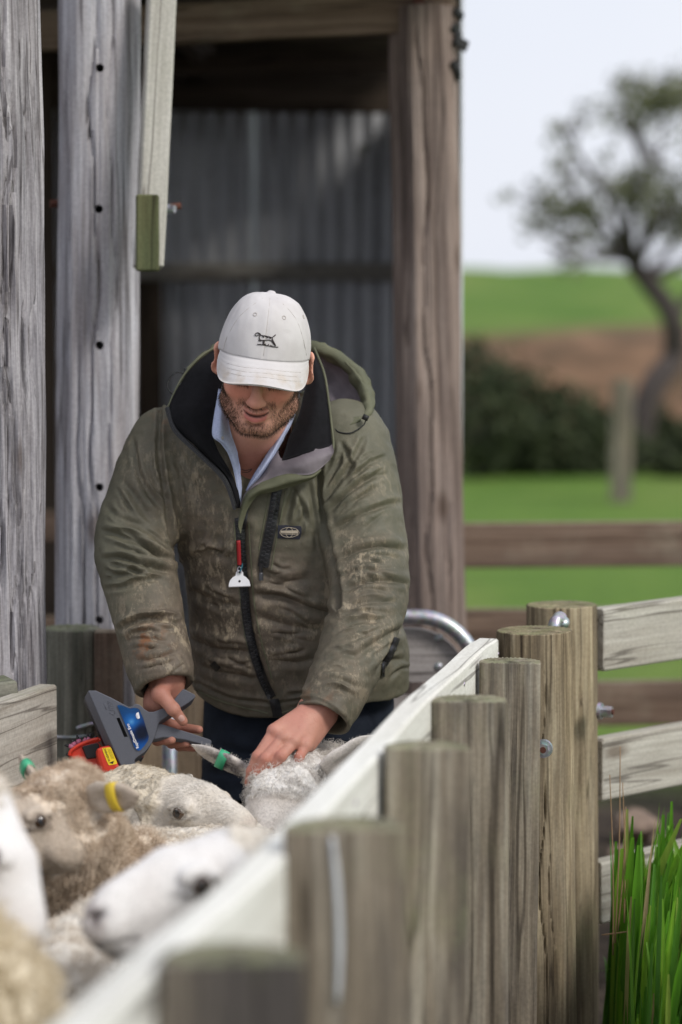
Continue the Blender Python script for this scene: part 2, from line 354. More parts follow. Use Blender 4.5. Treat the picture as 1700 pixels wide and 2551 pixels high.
beam('light_stop_board', W(-300, 60, 6.42) + [0, 0, 0.02], W(1125, -20, 6.64) + [0, 0, 0.02], 0.22, 0.025, M_DARKW, shed)  # added board: closes the gap over the beam, keeps light off the wall
beam('girt', (-3.2, 9.86, 1.775), (0.3, 9.86, 1.775), 0.072, 0.08, M_RAIL, shed)
beam('girt', (-3.2, 9.86, 0.75), (0.3, 9.86, 0.75), 0.055, 0.08, M_BROWNR, shed)
for xx, w_ in ((-0.775, 0.10), (-2.2, 0.1)): beam('stud', (xx, 9.8, 0), (xx, 9.8, 1.74), w_, 0.06, M_DARKW, shed, up=(1, 0, 0))
for q, yv in enumerate((7.2, 8.1, 9.0, 9.85)): beam('purlin', (-3.3, yv, 2.555 + 0.045 * q), (0.35, yv, 2.555 + 0.045 * q), 0.09, 0.05, M_DARKW, shed)
beam('cross_brace', (-3.2, 9.6, 2.56), (0.32, 9.6, 2.52), 0.26, 0.05, M_DARKW, shed)  # brace made extra wide to hide the brightly lit strip of wall
beam('cross_brace', (-3.2, 8.6, 2.40), (0.32, 8.6, 2.50), 0.07, 0.05, M_DARKW, shed)
for xx in (-2.0, -0.62, -0.5): beam('rafter', (xx, 6.3, 2.47), (xx, 9.8, 2.56), 0.10, 0.05, M_DARKW, shed)
def pole(name, pb, pt, r, mat, parent, seed, rot=0.0, **kw):
    M, L = frame(pb, pt, (1, 0, 0)); M = M @ Matrix.Rotation(rot, 4, 'Z'); V, Fc = post_mesh(r, L, seed=seed, **kw); o = mk(name, V, Fc, mat, parent, M); o.data.set_sharp_from_angle(angle=rad(38)); return o
pA = pole('pole', gz(-30, 4.95, -0.05), np.array([-0.732, 4.95, 2.9]), 0.121, M_GREY, shed, 3, rough=0.006, taper=0.06, lump=0.007, nseg=140, nz=120,
          cracks=((1.55, 0.2, 2.8, 0.010, 0.05), (-0.55, 0.3, 2.9, 0.012, 0.05), (-1.3, 0.0, 1.9, 0.014, 0.05), (-0.95, 0.5, 2.9, 0.014, 0.045), (-0.25, 0.5, 2.9, 0.010, 0.05), (-1.1, 1.2, 2.9, 0.012, 0.045), (-0.75, 0.0, 1.5, 0.010, 0.04)))
pB = pole('pole', np.array([-0.577, 5.62, -0.05]), np.array([-0.556, 5.62, 2.95]), 0.097, M_GREYB, shed, 11, rough=0.004, taper=0.07, lump=0.008, nseg=110, nz=100,
          cracks=((-1.55, 0.0, 2.9, 0.013, 0.055), (-1.9, 0.3, 1.6, 0.009, 0.05), (-1.1, 1.2, 2.9, 0.009, 0.05), (-2.3, 0.8, 2.9, 0.008, 0.06), (-0.8, 0.0, 1.4, 0.008, 0.05)))
def bore(o, holes, r, depth):
    "drill round holes: (point, axis)"
    bmc = bmesh.new()
    for p, ax in holes:
        Mx, _ = frame(p, Vector(p) + Vector(ax), (0.3, 0.1, 1))
        bmesh.ops.create_cone(bmc, cap_ends=True, segments=20, radius1=r, radius2=r, depth=depth * 2, matrix=Mx)
    mec = bpy.data.meshes.new('cut'); bmc.to_mesh(mec); bmc.free(); oc = bpy.data.objects.new('cut', mec); COL.objects.link(oc)
    md = o.modifiers.new('b', 'BOOLEAN'); md.operation = 'DIFFERENCE'; md.object = oc; md.solver = 'EXACT'
    bpy.context.view_layer.update(); dg = bpy.context.evaluated_depsgraph_get()
    nm = bpy.data.meshes.new_from_object(o.evaluated_get(dg)); o.modifiers.clear(); old = o.data; o.data = nm
    bpy.data.objects.remove(oc); bpy.data.meshes.remove(mec); return o
bore(pB, [(W(px, py, 5.525), (0, 1, 0)) for px, py in ((255, 175), (250, 522), (249, 860), (246, 1215), (243, 1550))], 0.0098, 0.085)
pE = pole('pole', np.array([0.272, 6.62, -0.05]), np.array([0.216, 6.62, 2.42]), 0.104, M_SHEDPOST, shed, 21, rough=0.004, taper=0.17, lump=0.014, nseg=110, nz=90,
          cracks=((-1.62, 0.1, 2.45, 0.016, 0.055), (-1.0, 0.2, 1.6, 0.006, 0.05), (-2.1, 0.5, 2.2, 0.006, 0.05)))
hexbolt('bolt', W(1093, 316, 6.535), (0.15, -1, 0), M_GALV, shed, 0.012, 0.012, 0.018)
hexbolt('bolt', W(1040, 6, 6.50), (0, -1, 0), M_RUST, shed, 0.014, 0.014, 0.02)
bc = beam('hanging_board', W(405, -60, 5.46), W(370, 668, 5.40), 0.062, 0.052, M_PALE, shed, up=(1, 0.25, 0), seg=5, warp=0.001)
beam('mossy_end', W(367.5, 484, 5.372), W(367.5, 676, 5.372), 0.052, 0.010, M_MOSS, bc, up=(1, 0.1, 0), seg=3, warp=0.001)
tube('through_bolt', [W(452, 512, 5.53), W(395, 520, 5.53)], 0.008, M_RUST, shed, 8); hexbolt('bolt', W(420, 521, 5.5), (1, -0.4, 0), M_GALV, shed, 0.010, 0.016, 0.013)
hexbolt('bolt', W(147, 507, 5.6), (-1, -0.3, 0), M_RUST, shed, 0.011, 0.02, 0.016)
for k, (a, b, c, d) in enumerate(((1134, 22, 1152, 44), (1133, 96, 1163, 118), (1133, 150, 1143, 198), (1131, 60, 1144, 92))):   # torn roofing scraps at the roof corner
    beam('roofing_scrap', W(a, b, 6.5), W(c, d, 6.53), 0.022 + 0.008 * (k % 2), 0.012, M_BLACK, shed, up=(0.3, 0.2, 1), bev=0.003, seg=2, warp=0.004, seed=k)
for q in range(3): beam('gap_darkening_board', (-1.22 + 0.15 * q, 8.5, -0.02), (-1.22 + 0.15 * q, 8.5, 2.5), 0.14, 0.025, M_DARKW, shed, up=(1, 0, 0), seed=q)  # added dark boards that make the gap between the left poles dark
for q, (yy_, zz) in enumerate(((7.4, 0.95), (7.4, 0.62))): beam('inner_rail', (-3.2, yy_, zz), (-0.55, yy_, zz), 0.10, 0.03, M_BROWNR, shed)
tag(mk('rag_scrap', *tube_mesh(spline([W(916, 352, 8.6), W(912, 364, 8.6), W(905, 380, 8.58), W(899, 392, 8.6)], 4), [0.006] * 4 + [0.014] * 5 + [0.018, 0.012, 0.010, 0.004], 8),
       plain('pale_rag', (0.6, 0.6, 0.58), 0.9)), 'pale scrap hanging inside the dark shed near the corner pole', 'rag')
# strainer post, plank and pipe behind the tool
st = thing('strainer_post', 'short mossy grey post with wire round it beside the tall silvery pole', 'post', gz(172, 5.42, 0))
pole('pole', gz(168, 5.42, -0.05), gz(172, 5.42, 0.885), 0.066, M_STUMP, st, 31, rough=0.004, cracks=((-1.2, 0.0, 0.9, 0.006, 0.06),))
a_ = np.linspace(0, 2 * math.pi, 40); c0 = gz(170, 5.42, 0.66)
tube('wire', [c0 + np.array([0.069 * math.cos(t), 0.069 * math.sin(t), 0.012 * math.sin(t)]) for t in a_], 0.0035, M_GALV, st, 8)
tube('wire', [c0 + np.array([0.02 + 0.1 * k, -0.066 + 0.012 * k, 0.008 + 0.012 * math.sin(k * 3)]) for k in np.linspace(0, 1, 8)], 0.0045, M_GALV, st, 8)
pk = thing('gate_plank', 'brown stained upright plank with paler edge beside the mossy post', 'plank', gz(282, 5.38, 0))
beam('plank', gz(267, 5.38, -0.02), gz(267, 5.38, 0.887), 0.064, 0.045, M_BROWNR, pk, up=(1, 0, 0), seg=4, warp=0.0015)
beam('edge_batten', gz(317, 5.40, -0.02), gz(312, 5.40, 0.887), 0.030, 0.05, M_GREYB, pk, up=(1, 0, 0), seg=4, warp=0.001)
pl = thing('steel_upright', 'grey steel upright behind the injector', 'pipe', gz(418, 5.45, 0))
tube('pipe', [gz(418, 5.45, -0.02), gz(418, 5.45, 0.72)], 0.017, M_GALV, pl, 16)
kb = thing('kick_board', 'tan plywood board low behind the man', 'board', gz(430, 5.6, 0))
beam('board', gz(440, 5.62, 0), gz(440, 5.62, 0.82), 0.21, 0.015, wood('tan_plywood', (0.24, 0.17, 0.11), (0.34, 0.26, 0.18), (0.42, 0.33, 0.24), 0.5, 0.2), kb, up=(1, 0, 0))
# ================================================================== right-hand fence of the race
fence = thing('race_fence', 'close-boarded timber fence with pale top rail and round posts in the right foreground', 'fence', (0.1, 3.6, 0))
FP = spline([(-0.40, 1.3, 0), (-0.268, 1.95, 0), (-0.178, 2.37, 0), (-0.060, 2.9, 0), (0.058, 3.56, 0), (0.158, 4.1, 0), (0.260, 4.6, 0), (0.319, 4.86, 0)], 6)
def swept_board(name, path, z0, z1, t, mat, parent, bev=0.004):
    P = np.asarray(path); dr = Vector(P[-1] - P[0]).normalized(); M, _ = frame(P[0], P[-1], (0, 0, 1)); Mi = M.inverted(); V = []; Fc = []
    for i, p in enumerate(P):
        tg = P[min(i+1, len(P)-1)] - P[max(i-1, 0)]; tg = tg / np.linalg.norm(tg); nl = np.array([-tg[1], tg[0], 0])
        dz = 0.002 * math.sin(i * 0.7)
        for (u, z) in ((0.0, z0+bev), (0.0, z1-bev), (bev, z1), (t-bev, z1), (t, z1-bev), (t, z0+bev), (t-bev, z0), (bev, z0)):
            V.append(Mi @ Vector(p + nl * u + np.array([0, 0, z + dz])))
    n = 8
    for i in range(len(P) - 1):
        for k in range(n): Fc.append((i*n+k, (i+1)*n+k, (i+1)*n+(k+1) % n, i*n+(k+1) % n))
    Fc.append(tuple(range(n))); Fc.append(tuple((len(P)-1)*n+k for k in range(n-1, -1, -1)))
    return mk(name, V, Fc, mat, parent, M, smooth=False)
for k in range(5): swept_board('board', FP, 0.938 - 0.15 - 0.172 * k, 0.938 - 0.172 * k, 0.042, M_WHITE, fence)
PD = []; fdir = np.array([0.19, 1.0, 0]); fdir /= np.linalg.norm(fdir); fnr = np.array([fdir[1], -fdir[0], 0])
for q, (D, xl, top, r) in enumerate(((2.37, -0.178, 0.945, 0.071), (2.9, -0.058, 0.965, 0.068), (3.56, 0.060, 0.945, 0.067), (4.1, 0.160, 0.930, 0.064), (4.6, 0.262, 0.925, 0.062))):
    c = np.array([xl, D, 0]) + fnr * (r * 0.93 + 0.003)
    ln_ = (0.006, -0.008, 0.010, -0.006, 0.004)[q]; r = r * (1.0, 1.03, 0.96, 1.04, 0.98)[q]
    o = pole('post', c + [-ln_, 0.004 * q, -0.05], c + [ln_ * 0.4, 0, top], r, M_HALF, fence, 40 + q, rot=-math.pi / 2 + 0.10 - 0.05 * q, half=True, rough=0.0030, lump=0.003, nseg=120, nz=70, cracks=((0.15 * q - 0.25, 0.0, 0.9, 0.006, 0.05), (0.5 - 0.3 * q, 0.3, 0.96, 0.005, 0.035)))
    PD.append((o, c, r))
M_DRIB = plain('white_paint_dribble', (0.55, 0.57, 0.60), 0.5, var=0.15)
for (po, pts_, rr_d) in ((PD[4][0], [(1256, 1880), (1257, 1930), (1259, 1985), (1259.5, 1992)], [0.0012, 0.0016, 0.0022, 0.0042]), (PD[1][0], [(828, 2085), (840, 2200), (846, 2350), (842, 2500)], [0.0025, 0.0042, 0.0048, 0.003])):
    i_d = 4 if po is PD[4][0] else 1; yf = PD[i_d][1][1] - PD[i_d][2] * 0.25 - 0.0045; s_d = []
    for (x_, y_) in pts_: d1 = W(x_, y_, 1.0) - CAMV; s_d.append(CAMV + d1 * (yf / d1[1]))
    V_, F_ = tube_mesh(spline(s_d, 4), list(np.interp(np.linspace(0, 1, 13), np.linspace(0, 1, 4), rr_d)), 8); mk('paint_dribble', V_, F_, M_DRIB, po)
for kk in range(2, 44, 4):          # nail heads along the top rail
    for dz_n in (0.905, 0.83):
        pn = FP[min(kk, len(FP) - 1)]; V_, F_ = tube_mesh([(0, 0, -0.002), (0, 0, 0.0012)], 0.0042, 10); Mn, _l = frame(pn + np.array([0.0, 0, dz_n]), pn + np.array([0.98, -0.19, dz_n]), (0, 0, 1)); mk('nail_head', V_, F_, M_GALV, fence, Mn)
bp = np.array([0.402, 4.93, 0])
big = pole('gate_post', bp + [0.012, 0, -0.05], bp + [-0.004, 0, 0.943], 0.0785, M_POST, fence, 57, rough=0.002, taper=0.03, lump=0.002, nseg=150, nz=110,
           cracks=((-1.46, 0.0, 0.72, 0.009, 0.030), (-1.52, 0.70, 0.96, 0.006, 0.025), (-1.2, 0.1, 0.6, 0.005, 0.025), (-2.0, 0.4, 0.9, 0.002, 0.04)))
hexbolt('bolt', W(1354, 1866, 4.853), (-0.12, -1, 0.0), M_GALV, fence, 0.0125, 0.012, 0.0195, M_RUST)
# second fence going right
rf = thing('rail_fence', 'pale three-rail fence with round end post at the right edge', 'fence', (0.55, 5.2, 0))
pole('post', np.array([0.492, 5.22, -0.05]), np.array([0.480, 5.22, 0.962]), 0.077, M_POST, rf, 63, rough=0.002, taper=0.02, nseg=80, nz=60, cracks=((-1.2, 0.0, 0.9, 0.004, 0.05),))
for k, z in enumerate((0.885, 0.597, 0.325)): beam('rail', np.array([0.560, 5.235, z]), np.array([2.4, 6.9, z + 0.012]), 0.138, 0.04, M_RAIL, rf, seg=4, warp=0.002, seed=k)
for (px_, D_) in ((2050, 6.1), (2350, 6.8)): c = gz(px_, D_, 0); pole('post', c + [0.03, 0.12, -0.05], c + [0.03, 0.12, 0.95], 0.07, M_POST, rf, 70 + px_ % 7, nseg=40, nz=24)
hexbolt('bolt', W(1497, 1772, 5.17), (1, -0.45, 0), M_GALV, rf, 0.0125, 0.026, 0.019, M_RUST)
# left fence of the race
lf = thing('left_race_fence', 'pale boards nailed to the grey pole at the left edge', 'fence', (-0.7, 4.5, 0))
for k in range(4): beam('board', np.array([-0.592, 4.835, 0.76 - 0.19 * k]), np.array([-1.35, 2.4, 0.76 - 0.19 * k]), 0.175, 0.04, M_RAIL, lf, seg=4, warp=0.001, seed=k)
beam('mossy_cap_board', W(30, 1710, 4.80), W(-420, 1775, 4.66), 0.036, 0.09, M_STUMP, lf, seg=3, warp=0.001)
beam('post', (-1.30, 2.9, -0.05), (-1.30, 2.9, 0.86), 0.1, 0.1, M_HALF, lf)
# background paddock fence
pf = thing('paddock_fence', 'blurred brown rail fence across the muddy edge of the green paddock', 'fence', (2.0, 7.9, 0))
for k, z in enumerate((0.855, 0.575, 0.335)): beam('rail', np.array([-0.6 + 0.9, 7.75, z]), np.array([5.5, 8.15, z + 0.01]), 0.145, 0.04, M_BROWNR, pf, seg=4, warp=0.002, seed=k)
for xx in (1.14, 2.9, 4.7): beam('post', (xx + 0.06, 7.87, -0.05), (xx + 0.06, 7.87, 0.98), 0.12, 0.11, M_DARKW, pf, up=(1, 0, 0), seg=2, warp=0.003)
# tube gate with boards
gt = thing('pen_gate', 'galvanised tube gate with rounded top corner and bolted grey boards behind the man', 'gate', (0.1, 5.6, 0))
GD = 5.62
gp = [W(560, 1537, GD), W(900, 1536, GD), W(1040, 1536, GD)] + [W(1040 + 148 * math.sin(t), 1684 - 148 * math.cos(t), GD) for t in np.linspace(0.12, math.pi / 2, 12)] + [W(1188, 1950, GD), W(1188, 2560, GD)]
tube('tube_frame', gp, 0.0175, M_GALV, gt, 18)
def plate(name, outline, D, t, mat, parent):
    "flat outlined board with thickness, standing across the view at depth D"
    P = np.array([W(x, y, D) for x, y in outline]); n = len(P); c = P.mean(0); M = Matrix.Translation(Vector(c)) @ Matrix.Rotation(math.pi / 2, 4, 'Y'); Mi = M.inverted()
    V = [Mi @ Vector(p) for p in P] + [Mi @ Vector(p + np.array([0, t, 0])) for p in P]
    Fc = [tuple(range(n - 1, -1, -1)), tuple(range(n, 2 * n))] + [(k, (k + 1) % n, n + (k + 1) % n, n + k) for k in range(n)]
    return mk(name, V, Fc, mat, parent, M, smooth=False)
arc = [(1028 + 138 * math.sin(t), 1705 - 138 * math.cos(t)) for t in np.linspace(0.0, 1.35, 9)]
b1 = plate('board', [(600, 1567)] + arc + [(1166, 1699), (600, 1699)], GD + 0.02, 0.03, M_GATEB, gt)
plate('board', [(600, 1735), (1166, 1735), (1166, 1865), (600, 1865)], GD + 0.02, 0.03, M_GATEB, gt)
for (x, y) in ((1093, 1590), (1093, 1661)):
    bmx = bmesh.new(); bmesh.ops.create_uvsphere(bmx, u_segments=16, v_segments=8, radius=0.0105); mx = bpy.data.meshes.new('bolt'); bmx.to_mesh(mx); bmx.free(); mx.materials.append(M_GALV)
    mk('bolt', None, None, None, b1, Matrix.Translation(Vector(W(x, y, GD + 0.02))) @ Matrix.Scale(0.6, 4, (0, 1, 0)), me=mx)
gp2 = thing('gate_pin', 'short galvanised pipe poking up behind the big round post', 'pipe', W(1385, 1560, 5.06))
tube('pipe', [W(1372, 1640, 5.08), W(1378, 1572, 5.06), W(1387, 1552, 5.05), W(1396, 1541, 5.10)], 0.0155, M_GALV, gp2, 18); tube('pipe_end', [W(1403, 1556, 5.045), W(1406, 1550, 5.08)], 0.012, M_GALV, gp2, 12)
# ================================================================== far things
fp = thing('field_post', 'lone weathered post standing in front of the leaning tree', 'post', (gz(1548, 21, 0)))
pole('post', gz(1548, 21, -0.05), gz(1552, 21, 1.06), 0.095, M_HALF, fp, 81, nseg=24, nz=12)
def leafmat(name, a, b, c):
    t = NT(name); cc = t.coord(); n = t.noise(cc, 3, 4); f = t.n('TexWhiteNoise', i0=t.n('VectorMath', {'operation': 'SNAP'}, i0=cc, i1=(0.05, 0.05, 0.05)))
    col = t.ramp(t.math('ADD', t.math('MULTIPLY', n, 0.6), t.math('MULTIPLY', f, 0.4)), (0.25, a), (0.5, b), (0.8, c))
    return t.done(col, 0.7, spec=0.3, Transmission_Weight=0.0)
M_LEAF = leafmat('olive_leaves', (0.055, 0.062, 0.03), (0.13, 0.14, 0.075), (0.23, 0.24, 0.14))
M_BUSH = leafmat('dark_hedge_leaves', (0.016, 0.024, 0.010), (0.042, 0.058, 0.024), (0.09, 0.105, 0.045))
M_BARK = wood('dark_bark', (0.035, 0.028, 0.026), (0.08, 0.066, 0.062), (0.14, 0.12, 0.11), 0.4, 0.8)
def leaf_cloud(pts, size, seed):
    r = np.random.default_rng(seed); n = len(pts); d1 = r.normal(size=(n, 3)); d1 /= np.linalg.norm(d1, axis=1, keepdims=True)
    d2 = np.cross(d1, r.normal(size=(n, 3))); d2 /= np.linalg.norm(d2, axis=1, keepdims=True); s = size * r.uniform(0.6, 1.4, (n, 1))
    V = np.stack([pts - d1*s, pts + d2*s*0.45, pts + d1*s, pts - d2*s*0.45], 1).reshape(-1, 3)
    return V, np.arange(4 * n).reshape(n, 4)
tree = thing('leaning_tree', 'bare-branched leaning tree with thin olive foliage against the pale sky', 'tree', gz(1590, 25.6, 0))
TD = 25.6; rt = random.Random(4); tv, tf = [], []
def limb(pts, r0, r1):
    s = spline(pts, 4); rr = np.linspace(r0, r1, len(s)); V, Fc = tube_mesh(s, list(rr), 8); b = len(tv); tv.extend(V); tf.extend([tuple(b + i for i in f) for f in Fc]); return s
def TP(x, y, d=0.0): return W(x, y, TD + d)
tr_ = limb([TP(1588, 1172), TP(1596, 1060), TP(1630, 960), TP(1680, 890, 0.2), TP(1676, 790), TP(1625, 715), TP(1575, 655)], 0.155, 0.10)
ends = [((1575, 655), (1500, 560), (1400, 530), (1300, 500), 0), ((1575, 655), (1480, 600), (1380, 590), (1320, 545), 0.6), ((1580, 660), (1570, 540), (1600, 420), (1560, 300), -0.5), ((1590, 670), (1610, 560), (1640, 400), (1660, 260), 0.7),
        ((1610, 690), (1680, 600), (1740, 480), (1760, 330), 0.3), ((1575, 640), (1520, 500), (1450, 400), (1400, 310), -0.8), ((1590, 660), (1640, 560), (1720, 520), (1820, 500), -0.6), ((1610, 700), (1720, 650), (1840, 600), (1930, 560), 0.5),
        ((1560, 640), (1470, 640), (1410, 640), (1370, 610), -0.4), ((1640, 420), (1590, 340), (1560, 260), (1530, 205), 0.4), ((1680, 800), (1740, 700), (1830, 560), (1880, 420), 0.2), ((1500, 560), (1450, 500), (1400, 430), (1390, 400), 0.5)]
tips = []
for e in ends:
    s = limb([TP(*p, e[4] * k) for k, p in enumerate(e[:4])], 0.055, 0.014)
    for j in range(9):
        b = s[rt.randrange(4, len(s))]; dv = np.array([rt.uniform(-1, 1), rt.uniform(-1, 1), rt.uniform(-0.3, 1)]) * rt.uniform(0.2, 0.45)
        limb([b, b + dv * 0.5 + [0, 0, 0.04], b + dv], 0.012, 0.004); tips.append(b + dv)
mk('trunk', tv, tf, M_BARK, tree)
cl = [(1640, 245, 60, 34, 520), (1690, 225, 50, 36, 320), (1570, 215, 26, 26, 90), (1600, 290, 60, 24, 160), (1640, 480, 70, 60, 620), (1690, 560, 60, 40, 420), (1560, 470, 42, 36, 170), (1440, 525, 50, 26, 190), (1370, 510, 36, 22, 90), (1255, 488, 24, 12, 30), (1390, 400, 26, 18, 40), (1400, 315, 26, 18, 40), (1800, 400, 80, 110, 700), (1850, 580, 80, 60, 400), (1480, 560, 50, 50, 160), (1330, 560, 36, 26, 50)]
pts = []; rr_ = np.random.default_rng(9)
for (x, y, sx, sy, n) in cl:
    for k in range(int(n * 0.8)): pts.append(TP(x + rr_.normal() * sx * 0.7, y + rr_.normal() * sy * 0.7, rr_.normal() * 0.35))
for tp in tips:
    for k in range(8): pts.append(tp + rr_.normal(size=3) * 0.07)
V, Fc = leaf_cloud(np.array(pts), 0.052, 2); mk('crown', V, Fc, M_LEAF, tree, smooth=False)
bush_l = ['tallest dark hedge bush beside the shed corner pole', 'dark bush second from the shed corner pole, in front of the clay bank', 'dark low bush left of the lone field post', 'dark bush just behind the lone field post', 'dark bush right of the lone field post under the leaning tree', 'dark bush at the right edge of the photo']
for q, (px_, D_, w_, h_) in enumerate(((1190, 24.0, 0.55, 1.22), (1300, 24.6, 0.6, 1.02), (1415, 24.3, 0.62, 0.66), (1510, 24.8, 0.5, 0.45), (1640, 26.6, 0.55, 0.55), (1760, 24.2, 0.6, 0.4))):
    base = gz(px_, D_, 0); o = thing('hedge_bush', bush_l[q], 'bush', base, 'bushes at the foot of the clay bank'); r = np.random.default_rng(100 + q)
    n = 2600; d = r.normal(size=(n, 3)); d /= np.linalg.norm(d, axis=1, keepdims=True); rd = r.uniform(0.45, 1.0, n) ** 0.5
    lump = 1 + 0.5 * vnoise(d * 2.2 + q * 5, 1.0, q); p = d * (rd * lump)[:, None] * [w_, w_ * 0.8, h_ * 0.55] + base + [0, 0, h_ * 0.5]; p = p[p[:, 2] > 0.0]
    V, Fc = leaf_cloud(p, 0.05, q); mk('foliage', V, Fc, M_BUSH, o, smooth=False)
    sv, sf = [], []
    for k in range(5):
        V, Fc = tube_mesh([base + [0, 0, -0.03], base + [r.normal() * 0.12, r.normal() * 0.12, h_ * 0.4], base + [r.normal() * 0.25, r.normal() * 0.2, h_ * 0.75]], [0.02, 0.014, 0.006], 6); b = len(sv); sv.extend(V); sf.extend([tuple(b + i for i in f) for f in Fc])
    mk('stem', sv, sf, M_BARK, o)
# stones in the mud
M_STONE = plain('mud_stone', (0.30, 0.22, 0.17), 0.9, var=0.4, scale=25, bump=0.5)
sl_ = ['largest pale brown stone on the mud beyond the rail fence', 'small stone left of the large brown stone on the mud', 'small flat stone right of the large brown stone on the mud']
for q, (px_, D_, s) in enumerate(((1598, 7.35, 0.075), (1555, 7.0, 0.04), (1660, 7.2, 0.035))):
    bmx = bmesh.new(); bmesh.ops.create_icosphere(bmx, subdivisions=3, radius=s)
    for v in bmx.verts: v.co *= 1 + 0.35 * float(vnoise(np.array([v.co]) / s * 1.2 + q * 7)[0]); v.co.z *= 0.65
    mx = bpy.data.meshes.new('mud_stone'); bmx.to_mesh(mx); bmx.free(); mx.materials.append(M_STONE)
    tag(mk('mud_stone', None, None, None, None, Matrix.Translation(Vector(gz(px_, D_, s * 0.35))), me=mx), sl_[q], 'stone', 'stones on the mud')
# tall grass at the right
def grass_mat():
    t = NT('strappy_grass'); r = t.attr('rnd'); h = t.attr('along'); c = t.coord()
    col = t.ramp(r, (0.0, (0.05, 0.17, 0.012)), (0.45, (0.11, 0.30, 0.018)), (0.8, (0.20, 0.40, 0.03)), (0.93, (0.25, 0.36, 0.06)), (0.95, (0.36, 0.28, 0.13)), (1.0, (0.42, 0.33, 0.18)))
    vein = t.noise(t.mapv(c, (1, 1, 0.05)), 240, 2); col = t.mix(0.4, col, t.ramp(vein, (0.3, 0.7), (0.7, 1.2)), 'MULTIPLY')
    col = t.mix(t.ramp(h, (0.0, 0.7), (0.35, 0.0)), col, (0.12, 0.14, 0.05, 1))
    d = t.done(col, 0.45, spec=0.4)
    tl = t.t.nodes.new('ShaderNodeBsdfTranslucent'); t.set(tl.inputs[0], col); mx = t.t.nodes.new('ShaderNodeMixShader'); mx.inputs[0].default_value = 0.35
    t.t.links.new(t.b.outputs[0], mx.inputs[1]); t.t.links.new(tl.outputs[0], mx.inputs[2]); t.t.links.new(mx.outputs[0], t.out.inputs[0]); return d
def blades(n, region, hmin, hmax, wmin, wmax, seed, lean=0.22):
    r = np.random.default_rng(seed); V = []; Fc = []; R = []; A = []
    for k in range(n):
        x, y = region(r); h = r.uniform(hmin, hmax) * (0.75 + 0.5 * r.random()); w = r.uniform(wmin, wmax) * (1.35 if r.random() < 0.3 else 1.0); az = r.uniform(0, 2 * math.pi); ln = min(abs(r.normal()), 1.5) * lean * h; az = az if (x > 0.72 or math.cos(az) > -0.2) else math.pi - az; fa = r.normal() * 0.7
        side = np.array([math.cos(fa), math.sin(fa), 0]); dr = np.array([math.cos(az), math.sin(az), 0]); b = len(V); rv = r.random(); droop = r.random() < 0.14; blunt = r.random() < 0.6; S = 6
        for s in range(S + 1):
            t = s / S; p = np.array([x, y, -0.01]) + dr * ln * t ** 2 * (2.2 if droop else 1) + np.array([0, 0, h * (t - (0.45 * t ** 3 if droop else 0.06 * t * t))])
            ww = w * (1 - 0.12 * t) if (blunt and s < S) else (w * (0.55 if blunt else 1) * max(1 - t ** 2.2, 0.02 if not blunt else 0.6))
            nrm = np.array([-side[1], side[0], 0]) * ww * 0.22
            V += [p - side * ww / 2, p + nrm, p + side * ww / 2]; R += [rv] * 3; A += [t] * 3
        for s in range(S):
            q = b + 3 * s; Fc += [(q, q+1, q+4, q+3), (q+1, q+2, q+5, q+4)]
    return np.array(V), np.array(Fc), R, A
reg1 = lambda r: ((0.572 + abs(r.normal()) * 0.22), r.uniform(4.35, 5.12))
V, Fc, R, A = blades(2600, reg1, 0.18, 0.52, 0.007, 0.0180, 5, 0.16)
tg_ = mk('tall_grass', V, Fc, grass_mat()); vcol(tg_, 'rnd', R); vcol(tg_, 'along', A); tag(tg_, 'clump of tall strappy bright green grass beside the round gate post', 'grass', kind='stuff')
sv, sf = [], []; rs = np.random.default_rng(3)
for (x0, y0, x1, y1) in ((1533, 2350, 1546, 1860), (1528, 2380, 1520, 1930), (1556, 2300, 1552, 1950), (1500, 2330, 1790, 2290), (1540, 2320, 1560, 2010)):
    s = spline([W(x0, y0, 4.95), W((x0 * 0.5 + x1 * 0.5) + 4, (y0 + y1) / 2, 4.96), W(x1, y1, 5.0)], 6); V, Fc = tube_mesh(s, list(np.linspace(0.0016, 0.0009, len(s))), 6); b = len(sv); sv.extend(V); sf.extend([tuple(b + i for i in f) for f in Fc])
tag(mk('dry_stalks', sv, sf, plain('dry_stalk', (0.27, 0.17, 0.09), 0.8)), 'thin dry brown grass stalks rising from the green clump', 'grass', kind='stuff')
